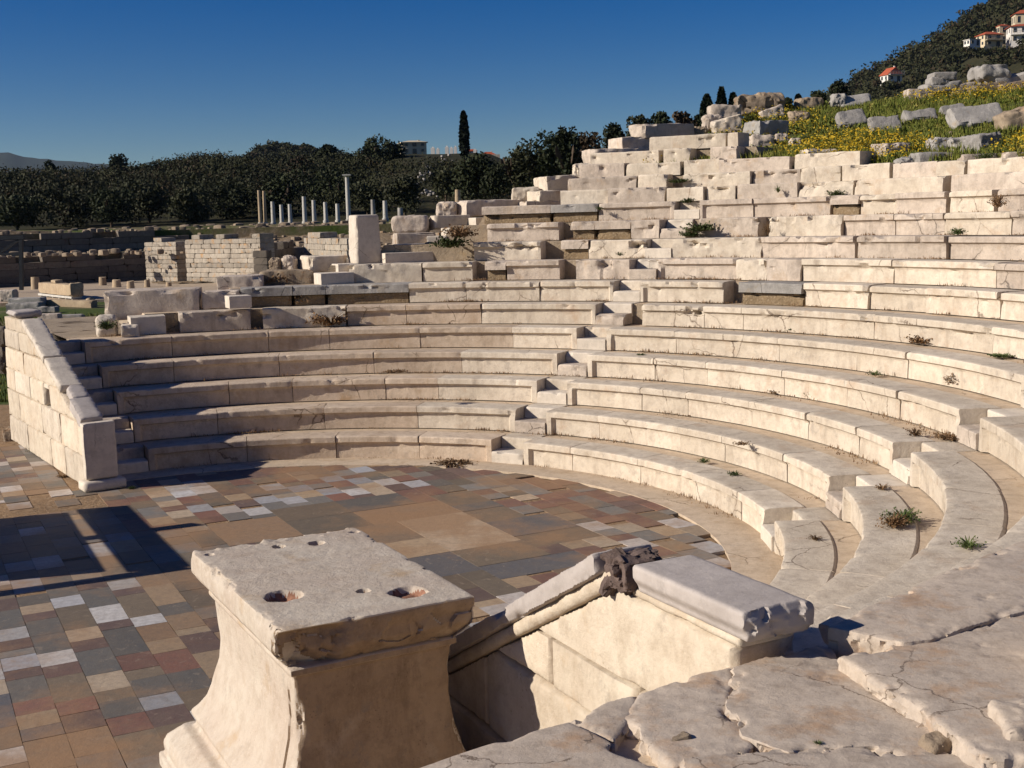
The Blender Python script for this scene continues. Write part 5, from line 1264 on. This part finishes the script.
# ================================================================== WOODS, TREES, HOUSES
random.seed(40)
V = []; Fc = []
def gz(x, y): return terr(x, y)
FS = [(-300, 168), (0, 165), (50, 167), (110, 164), (150, 162), (190, 154), (215, 150), (240, 154), (262, 158), (300, 152), (345, 153), (380, 150), (400, 155), (430, 157), (500, 159), (560, 155), (600, 148), (640, 130), (700, 126), (760, 120)]
def cap_top(x, d, top):
    return min(top, CAMH+(horiz(x)-table(FS, x)-random.random()*3)*d/F)
for i in range(620):
    x = random.uniform(-120, 760); d = 92+95*random.random()**.9; p = atd(x, 250, d)
    r = random.uniform(1.6, 3.2)*(.6+d/220); h = r*random.uniform(1.0, 1.5)
    z = gz(p.x, d)
    if (x > 420 and x < 450 and random.random() < .5): continue
    z = cap_top(x, d, z+h)-h
    quads(crown_cloud((p.x, d, z-.1), r, h, 540, 7), .088*(.5+d/190), V, Fc)
for i in range(500):
    x = random.uniform(205, 455); y = table(FAR2, x)+2.2+random.random()*26; d = 420-(y-142)*1.2; p = atd(x, y, d)
    quads(crown_cloud((p.x, p.y, p.z-1), 2.6, 3.2, 90, 4), .38, V, Fc)
tag(mesh_obj('far_wood', V, Fc, WOODS), kind='stuff')
V = []; Fc = []
for i in range(1900):
    x = random.uniform(700, 1300); d = 130+400*random.random()**.75; p = atd(x, 250, d)
    if 880 < x < 902 and 322 < d < 345 or (962 < x < 1035 and 340 < d < 366): continue
    r = random.uniform(1.8, 4.2)*(.5+d/500)*1.1; h = r*random.uniform(.9, 1.3); z = gz(p.x, d)
    quads(crown_cloud((p.x, d, z-r*.3), r, h, 130, 5), .34*(.35+d/420), V, Fc)
for hx, hy, hd in [(884, 83, 322), (888, 84.5, 320), (893, 84, 321), (898, 83.5, 322), (903, 82, 326), (878, 82, 326), (966, 48, 338), (972, 49, 336), (978, 50, 336), (984, 51, 336), (990, 50.5, 336), (996, 50, 337), (1001, 48, 338), (1006, 49, 338), (1012, 50, 338), (1018, 49, 338), (1024, 48, 338), (1030, 48, 338), (981, 53, 330), (1000, 54, 330), (1010, 55, 330), (992, 55, 330), (970, 53, 330)]:
    p = atd(hx, hy+1.5, hd); quads(crown_cloud((p.x, p.y, p.z-1.2), 2.3, 2.3, 150, 5), .30, V, Fc)
tag(mesh_obj('mountain_wood', V, Fc, WOODS), kind='stuff')
# nearer trees one can tell apart
TR = [ # x, ytop, ybase, d, halfwidth px, leaf, label
 (18, 196, 234, 86, 34, LEAF, 'broad dark tree at the left end of the wood'), (66, 186, 233, 90, 30, LEAFO, 'dark olive tree, second from the left end of the wood'), (112, 190, 231, 88, 26, LEAF, 'dense dark tree behind the upper retaining wall'),
 (150, 184, 230, 92, 26, LEAFO, 'greyish olive tree above the left end of the far ruin'), (192, 190, 228, 90, 24, LEAFO, 'rounded olive tree above the far ruin doorway'), (232, 184, 226, 94, 24, LEAF, 'dark tree left of the ochre columns'),
 (283, 170, 224, 96, 26, LEAF, 'dark tree directly behind the white columns'), (330, 168, 223, 96, 26, LEAF, 'tall dark tree behind the column with a capital'), (368, 184, 220, 88, 20, LEAFO, 'small olive tree right of the column with a capital'), (405, 180, 216, 86, 22, LEAFO, 'bushy olive tree above the short thick column stump'),
 (300, 158, 200, 120, 20, LEAFB, 'russet brown tree high in the wood behind the columns'), (232, 172, 206, 118, 18, LEAFB, 'russet bush in the wood left of the columns'),
 (120, 158, 190, 150, 9, LEAF, 'round-topped tree standing out on the left skyline'), (53, 163, 186, 150, 8, LEAF, 'small tree standing out on the far left skyline'),
 (330, 144, 175, 150, 14, LEAF, 'dark tree on the skyline right of the conical hill'), (372, 139, 176, 140, 17, LEAF, 'dark tree on the skyline left of the beige house'), (395, 142, 176, 140, 14, LEAF, 'dark tree close left of the beige house'),
 (476, 158, 204, 68, 26, LEAF, 'large dark rounded tree above the left skyline blocks'), (497, 166, 206, 64, 18, LEAF, 'dark bush right behind the rounded tree'), (446, 172, 200, 72, 18, LEAFO, 'light green bush below the village'),
 (515, 142, 200, 66, 22, LEAFO, 'olive green tree left of the small stone pile'), (545, 139, 198, 66, 22, LEAF, 'broad green tree behind the tilted block'), (568, 130, 190, 62, 13, LEAF, 'tall dark tree breaking the skyline above the tilted block'), (590, 136, 186, 66, 16, LEAFB, 'brownish tree left of the three stacked rough stones'),
 (616, 124, 160, 70, 15, LEAF, 'dark tree behind the three stacked rough stones'), (640, 114, 150, 74, 16, LEAFO, 'olive tree behind the top rough stone'), (662, 113, 145, 78, 14, LEAF, 'dark tree left of the cypresses'), (684, 112, 140, 80, 13, LEAFB, 'brownish bush close left of the cypresses'), (700, 116, 140, 80, 9, LEAF, 'small dark bush at the foot of the cypresses'),
 (838, 82, 104, 90, 9, LEAF, 'round dark tree at the foot of the mountain'), (818, 93, 108, 90, 11, LEAF, 'low dark bush left of the round tree at the mountain foot'), (785, 100, 112, 90, 8, LEAF, 'low bush right of the crest boulders'),
]
for x, y0, y1, d, hwp, lf, lab in TR:
    b = atd(x, y1, d); h = (y1-y0)/F*d; r = hwp/F*d
    tree('tree', tuple(b), r, h*1.05, lab, lf, n=2600 if h > 2.5 else 1400, sz=.035+.0008*d, trunk=.12, lobes=11)
for x, y0, y1, d, w, lab in [(465, 114, 160, 120, 4.2, 'tall lone cypress rising above the village'), (707, 97, 128, 70, 6.2, 'broad dark cypress, left of the three'), (721.5, 90, 128, 70, 4.6, 'tallest cypress, middle of the three'), (733, 95.5, 128, 70, 4.8, 'slender cypress, right of the three'), (798, 96, 108, 100, 2.2, 'tiny far cypress on the crest right of the boulders')]:
    b = atd(x, y1, d); cypress(tuple(b), w/F*d, (y1-y0)/F*d, lab, sz=.0016*d+.02)

def house(x, ybase, d, wpx, hpx, rot, label, wall=PLASTER, roof='hip', storeys=2, roofh=.32, win=3, depk=.8, balcony=False, roofm=ROOFR):
    b = atd(x, ybase, d); w = wpx/F*d; h = hpx/F*d; dep = w*depk
    e = empty('house', tuple(b), label, 'house')
    M = Matrix.Rotation(rot, 3, 'Z')
    def P(v): return [M @ Vector(q)+b for q in v]
    V, Fc = box_geo((-w/2, -dep/2, -1.2), (w/2, dep/2, h)); wl = mesh_obj('wall', P(V), Fc, wall, e)
    o = .12*w*.5; rh = w*roofh*.6
    if roof == 'hip':
        V = [(-w/2-o, -dep/2-o, h), (w/2+o, -dep/2-o, h), (w/2+o, dep/2+o, h), (-w/2-o, dep/2+o, h), (-w*.18, 0, h+rh), (w*.18, 0, h+rh)]
        Fc = [[0, 1, 5, 4], [1, 2, 5], [2, 3, 4, 5], [3, 0, 4], [3, 2, 1, 0]]
    else:
        V = [(-w/2-o, -dep/2-o, h), (w/2+o, -dep/2-o, h), (w/2+o, dep/2+o, h), (-w/2-o, dep/2+o, h), (0, -dep/2-o, h+rh), (0, dep/2+o, h+rh)]
        Fc = [[0, 4, 5, 3], [1, 2, 5, 4], [0, 1, 4], [2, 3, 5], [3, 2, 1, 0]]
    V = V+[(v[0], v[1], v[2]-.12) for v in V[:4]]; k = len(V)-4
    Fc += [[i, (i+1) % 4, k+(i+1) % 4, k+i][::-1] for i in range(4)]
    rf = mesh_obj('roof', P(V), Fc, roofm, e)
    V, Fc = box_geo((w*.22, 0, h+rh*.2), (w*.30, w*.08, h+rh*1.25)); mesh_obj('chimney', P(V), Fc, wall, rf)
    sh = h/storeys
    for s_ in range(storeys):
        for i in range(win):
            cx_ = -w/2+w*(i+.5)/win; ww = w/win*.36; door = s_ == 0 and i == win//2
            z0_ = sh*s_+(0 if door else sh*.3); z1_ = sh*s_+sh*.78
            V, Fc = box_geo((cx_-ww/2-.08, -dep/2-.05, z0_-.06), (cx_+ww/2+.08, -dep/2-.003, z1_+.06)); f = mesh_obj('door' if door else 'window', P(V), Fc, TIMBER if i % 2 else PLASTERY, e)
            V, Fc = box_geo((cx_-ww/2, -dep/2-.08, z0_), (cx_+ww/2, -dep/2-.053, z1_)); mesh_obj('panel' if door else 'pane', P(V), Fc, GLASSD, f)
        for i in range(2):
            cy_ = -dep/4+dep/2*i; V, Fc = box_geo((-w/2-.06, cy_-.35, sh*s_+sh*.3), (-w/2-.003, cy_+.35, sh*s_+sh*.78)); mesh_obj('window', P(V), Fc, GLASSD, e)
    if balcony:
        V, Fc = box_geo((-w/2, -dep/2-1.1, sh-.12), (w/2, -dep/2-.004, sh)); bl = mesh_obj('balcony', P(V), Fc, wall, e)
        gs = [box_geo((-w/2, -dep/2-1.1, sh+.85), (w/2, -dep/2-1.04, sh+.92))]+[box_geo((-w/2+w*i/9-.03, -dep/2-1.1, sh), (-w/2+w*i/9+.03, -dep/2-1.04, sh+.85)) for i in range(10)]
        V, Fc = join_geo(gs); mesh_obj('railing', P(V), Fc, RAIL, bl)
    return e
house(891, 82, 330, 16, 6.5, R(18), 'small white house with an orange gabled roof alone on the mountainside', PLASTER, 'gable', 1, .75, 2, balcony=True)
house(1021, 44, 350, 24, 16, R(-10), 'large white two-storey house with a balcony at the right edge of the picture', PLASTER, 'hip', 2, .2, 3, balcony=True)
house(1024, 27, 362, 20, 12, R(-10), 'cream upper house with a red roof behind the large white house', PLASTERY, 'hip', 1, .35, 3)
house(989, 47, 350, 19, 11, R(12), 'cream house with a low red roof and dark terrace, middle of the mountain village', PLASTERY, 'hip', 2, .3, 2, balcony=True)
house(1002, 44, 356, 9, 17, R(5), 'narrow pinkish house with a tall chimney between the cream and the white house', PLASTERY, 'hip', 2, .3, 1)
house(972, 46, 345, 12, 6, R(15), 'low white flat annex left of the cream terrace house', PLASTER, 'hip', 1, .1, 2, roofm=PLASTER)
house(413, 154, 190, 24, 11, R(14), 'beige house with a shallow hipped roof on the far skyline left of the lone cypress', PLASTERY, 'hip', 2, .14, 3, roofm=PLASTERY)
house(488, 160, 170, 15, 4.5, R(8), 'low building with a bright red roof right of the lone cypress', PLASTER, 'hip', 1, .38, 2)
house(472, 156, 185, 9, 5, R(8), 'small white house with a red roof just right of the lone cypress trunk', PLASTER, 'hip', 1, .3, 2)
for i, (x, y0, y1, w, lab) in enumerate([(433, 147, 153, 4, 'small white tomb, leftmost of the far graveyard'), (438, 148, 153, 3, 'small white tomb beside the leftmost one'), (447, 146, 152.5, 3.4, 'small white tomb in the middle of the far graveyard'), (451.5, 147, 152, 3, 'low white tomb right of the middle of the far graveyard'), (455.5, 146, 152.5, 3, 'white tomb nearest to the left side of the lone cypress'), (475, 149, 153, 3, 'white tomb right of the lone cypress')]):
    b = atd(x, y1, 152); w_ = w/F*152; h = (y1-y0)/F*152
    e = empty('tomb', tuple(b), lab, 'tomb', 'white tombs of the far graveyard')
    V, Fc = box_geo((b.x-w_/2, b.y-.4, b.z-1.5), (b.x+w_/2, b.y+.4, b.z+h*.8)); mesh_obj('tomb_base', V, Fc, PLASTER, e)
    V, Fc = box_geo((b.x-w_*.2, b.y-.1, b.z+h*.8), (b.x+w_*.2, b.y+.1, b.z+h)); mesh_obj('headstone', V, Fc, PLASTER, e)
V, Fc = box_geo((0, 0, 0), (1, 1, 1)); a_, b_ = atd(425, 157, 150), atd(500, 157, 150)
ashlar_wall('boundary_wall', (a_.x, a_.y), (b_.x, b_.y), a_.z-1.2, a_.z+.1, .4, 'long low boundary wall below the far village', 2, MARBLE2, 12, 0, 2.0)
# pale rocks tumbling down below the village
gs = []; random.seed(77)
for i in range(60):
    t = random.random(); x = 444-t*34+random.gauss(0, 5); y = 160+t*28+random.gauss(0, 2.5)
    if i > 42: x = 432+random.gauss(0, 9); y = 195+random.gauss(0, 2.4)
    d = 84
    while d < 160:
        p = atd(x, y, d)
        if p.z <= terr(p.x, d)+.05: break
        d += 1
    s_ = random.uniform(.10, .30)
    gs.append(rock_geo(tuple(p), (s_*1.3, s_, s_), rot=random.random()*3, bev=s_*.3, amp=s_*.14, n=4, seed=i, freq=4))
V, Fc = join_geo(gs); tag(mesh_obj('rock_scree', V, Fc, GREYS, smooth=25), kind='stuff')
# grass in the courtyard
V = []; Fc = []; random.seed(9)
for i in range(9000):
    d = random.uniform(22, 37); x = random.uniform(-60, 170); p = atd(x, 250, d); p.z = terr(p.x, d)
    blade(V, Fc, p, random.uniform(.04, .12), .012)
tag(mesh_obj('courtyard_grass', V, Fc, GRASS), kind='stuff')

# ================================================================== WEEDS ON THE SEATS
random.seed(99)
WD = [ # x, y, z(row level), r, h, mat, label
 (930, 307, 6, .22, .30, DRY, 'tall dry stalked weed against the seventh row, right part'), (923, 344, 5, .26, .16, DRY, 'wide dry weed clump on the fifth row, right part'), (797, 331, 5, .24, .08, GRASS2, 'flat green-brown weed mat on the fifth row, middle'),
 (958, 386, 4, .22, .20, DRY, 'bushy dry weed on the fourth row near the right edge'), (1000, 357, 5, .18, .05, GRASS2, 'low weed patch on the fifth row at the right edge'), (875, 376, 4, .13, .09, GRASS2, 'small dark green weed on the fourth row'),
 (810, 398, 3, .11, .12, GRASS2, 'bright green weed on the third row'), (775, 393, 3, .14, .06, DRY, 'dry weed on the third row left of the bright green one'), (704, 463, 1, .11, .08, GRASS2, 'small green weed on the lowest row, middle'),
 (736, 475, 1, .12, .05, GRASS2, 'flat green weed on the lowest row, right of the middle'), (742, 445, 2, .14, .05, DRY, 'sparse stalk on the second row'), (950, 439, 3, .20, .07, DRY, 'reddish dry weed mat at the top of the right stairway'),
 (915, 436, 3, .14, .12, DRY, 'dry twig bush beside the right stairway on the third row'), (893, 528, 2, .16, .16, DRY, 'reddish weed with long stalks in the dark joint of the second row, right section'), (902, 522, 2, .20, .14, GRASS2, 'green weed growing out of the dark joint of the second row, right section'),
 (882, 490, 2, .10, .08, DRY, 'small maroon weed at the start of the second row, right section'), (815, 540, 1, .09, .07, DRY, 'small weed in the joint of the lowest row, right section'), (968, 548, 3, .14, .10, GRASS2, 'thin weed at the end of the joint of the third row, right section'),
 (640, 355, 4, .10, .03, GRASS2, 'tiny weed on the fourth row just right of the middle stairway'), (508, 371, 3, .08, .05, GRASS2, 'tiny green weed on the third row left of the middle stairway'), (332, 326, 5, .50, .34, DRY, 'big brown dried bush on the fifth row, left section'),
 (300, 304, 6, .40, .24, DRY, 'brown withered shrub under the capping slabs of the seventh row'), (280, 283, 7, .45, .22, DRY, 'dead brown shrub on the low stone bed left of the stele'), (107, 330, 5.4, .22, .22, GRASS2, 'round green plant beside the round-backed stone'),
 (450, 248, 8, .45, .28, GRASS2, 'green weed bush among the white steps on the left flank'), (460, 238, 8.6, .40, .30, DRY, 'brown thorny shrub among the white steps on the left flank'), (700, 232, 9, .35, .22, GRASS2, 'leafy weed clump on the ninth row beside the middle stairway'),
 (690, 237, 9, .25, .15, GRASS2, 'smaller weed on the ninth row beside the middle stairway'), (768, 235, 9, .12, .28, DRY, 'reddish dry plant in the gap of the tenth row'), (680, 183, 12, .28, .12, GRASS2, 'green plant in the dark gap of the upper wall'), (688, 203, 11, .18, .12, GRASS2, 'green weed below the dark gap of the upper wall'),
 (836, 197, 11, .20, .16, GRASS2, 'green leafy weed over the capping slab of the eleventh row'), (778, 193, 11, .10, .18, GRASS2, 'thin upright green weed on the eleventh row'), (958, 235, 9, .16, .14, GRASS2, 'green weed on the ninth row near the right edge'), (998, 208, 10, .18, .26, DRY, 'tall brownish weed in the joint of the eleventh row'), (1000, 260, 8, .25, .2, DRY, 'tangle of weeds on the eighth row at the right edge'),
 (600, 210, 10.5, .12, .1, GRASS2, 'small weed at the foot of the eleventh row'), (985, 160, 13.2, .2, .16, GRASS2, 'green weed in front of the pale block on the wall top'), (455, 464, 0, .35, .05, DRY, 'reddish weed strip at the foot of the lowest row by the middle stairway'), (945, 703, -1, .07, .05, GRASS2, 'small green sprig in the diagonal crack of the near slabs'), (976, 737, -1, .07, .04, DRY, 'dry sprig at the lower end of the diagonal crack'), (818, 744, -2, .02, .015, GRASS2, 'tiny green sprig at the lower edge of the triangular slab'), (985, 608, -1, .10, .06, DRY, 'dry weed in the dark crack behind the long pinkish slab'), (1005, 606, -1, .09, .06, GRASS2, 'dark weed at the right end of the crack behind the long pinkish slab'),
 (131, 489, 0, .1, .05, GRASS2, 'green weed at the foot of the left wall'), (62, 477, 0, .12, .05, DRY, 'brown weed at the foot of the left wall near the pillar'), (33, 452, 0, .12, .1, GRASS2, 'green weed at the back foot of the left wall'),
 (395, 372, 3.6, .2, .03, DRY, 'dry flat weed on the fourth row, left section'), (620, 256, 7.9, .1, .1, GRASS2, 'small weed by the stairs at the eighth row')]
for x, y, n, r, h, m, lab in WD:
    z = n*S if 0 <= n <= 11 else (zt(int(n))-.02 if n > 11 else (1.5 if n == -1 else ZS))
    tuft(atz(x, y, z) if n < 7.5 and n >= -2 else atd(x, y, C.y+rad(int(n)+1)*math.sin(R(min(95, max(30, th_at(max(1, int(n)), x)))))-.02), r, h, lab, m, n=110 if r > .15 else 55)
# small litter of dry weeds along the foot of every row
V = []; Fc = []
for n in range(1, 12):
    for i in range(170):
        t = random.uniform(3, 116) if n < 7 else random.uniform(25, 80)
        p = pol(rad(n)+.02-random.random()*.05, R(t), zt(n-1))
        if fbm(p, .9, 5) < .02: continue
        hh_ = random.choice((.02, .03, .03, .06))
        for q in range(9): blade(V, Fc, p+Vector((random.gauss(0, .07), random.gauss(0, .03), 0)), random.uniform(.3, 1)*hh_, .005)
tag(mesh_obj('foot_weeds', V, Fc, DRY), kind='stuff')

# ================================================================== STRUCTURE THAT THROWS THE SHADOW (left, outside the picture)
SUN_AZ, SUN_EL = 14.0, 27.0
td = Vector((math.cos(R(SUN_AZ)), math.sin(R(SUN_AZ)), 0)); tn = math.tan(R(SUN_EL))
def shadow_src(x, y, h): 
    p = Vector((x, y, 0))-td*(h/tn); p.z = h; return p
HB = empty('sign_frame', shadow_src(-3.31, 12.5, 1.5), 'timber panel frame on two posts left of the picture, seen only by its shadow', 'sign frame')
HB.location.z = 0
def post(x, y, H_, t):
    a = shadow_src(x, y, H_); beam('post', (x-3.9*math.cos(R(25)), y-3.9*math.sin(R(25)), 0), a, t, HB, TIMBER); return a
a = post(-3.31, 12.45, 1.55, .12); b = post(-3.02, 10.83, 1.55, .12)
def board(p0, p1, h0, h1, t=.04):
    """board whose shadow top edge runs p0-p1, top at h1"""
    q0, q1 = shadow_src(*p0, h1), shadow_src(*p1, h1)
    d = (q1-q0); d.z = 0; d.normalize(); nn = Vector((-d.y, d.x, 0))*t/2
    V = [Vector((q.x, q.y, 0))+s_*nn+Vector((0, 0, z)) for z in (h0, h1) for q, s_ in ((q0, -1), (q1, -1), (q1, 1), (q0, 1))]
    mesh_obj('board', V, [[3, 2, 1, 0], [4, 5, 6, 7], [0, 1, 5, 4], [1, 2, 6, 5], [2, 3, 7, 6], [3, 0, 4, 7]], TIMBER, HB)
board((-4.36, 13.39), (-3.0, 10.85), 1.10, 1.37)
board((-4.95, 13.12), (-3.75, 10.75), .15, 1.08-.02)

# ================================================================== AIR
hm = bpy.data.materials.new('air_haze'); hm.use_nodes = True; hn = hm.node_tree
for n_ in list(hn.nodes):
    if n_.type == 'BSDF_PRINCIPLED': hn.nodes.remove(n_)
hv = hn.nodes.new('ShaderNodeVolumePrincipled'); hv.inputs['Color'].default_value = (.60, .78, 1, 1); hv.inputs['Density'].default_value = .00005; hv.inputs['Anisotropy'].default_value = .3
hn.links.new(hv.outputs[0], hn.nodes['Material Output'].inputs['Volume'])
V, Fc = box_geo((-4900, -120, -9), (4900, 4000, 190)); tag(mesh_obj('haze', V, Fc, hm), kind='stuff')

# ================================================================== LIGHT
w = bpy.data.worlds.new('World'); sc.world = w; w.use_nodes = True
nt = w.node_tree; bg = nt.nodes['Background']; sky = nt.nodes.new('ShaderNodeTexSky'); sky.sky_type = 'NISHITA'
sky.sun_disc = False; sky.sun_elevation = R(SUN_EL); sky.sun_rotation = math.atan2(-td.x, -td.y)
sky.altitude = 900; sky.air_density = 1.0; sky.dust_density = .02; sky.ozone_density = 4.5
hsv = nt.nodes.new('ShaderNodeHueSaturation'); hsv.inputs['Saturation'].default_value = 1.45; hsv.inputs['Hue'].default_value = .518; hsv.inputs['Value'].default_value = .97
nt.links.new(sky.outputs[0], hsv.inputs['Color']); nt.links.new(hsv.outputs[0], bg.inputs[0]); bg.inputs[1].default_value = .050
sd = bpy.data.lights.new('sun', 'SUN'); so = bpy.data.objects.new('sun', sd); col.objects.link(so)
sd.energy = 5.0; sd.angle = R(.5); sd.color = (1, .91, .80)
lv = Vector((td.x*math.cos(R(SUN_EL)), td.y*math.cos(R(SUN_EL)), -math.sin(R(SUN_EL))))
so.rotation_euler = lv.to_track_quat('-Z', 'Y').to_euler(); so.location = (-20, -10, 30)
sc.view_settings.view_transform = 'Standard'; sc.view_settings.look = 'None'; sc.view_settings.gamma = 1; sc.view_settings.exposure = .29
sc.render.resolution_x = 1024; sc.render.resolution_y = 768
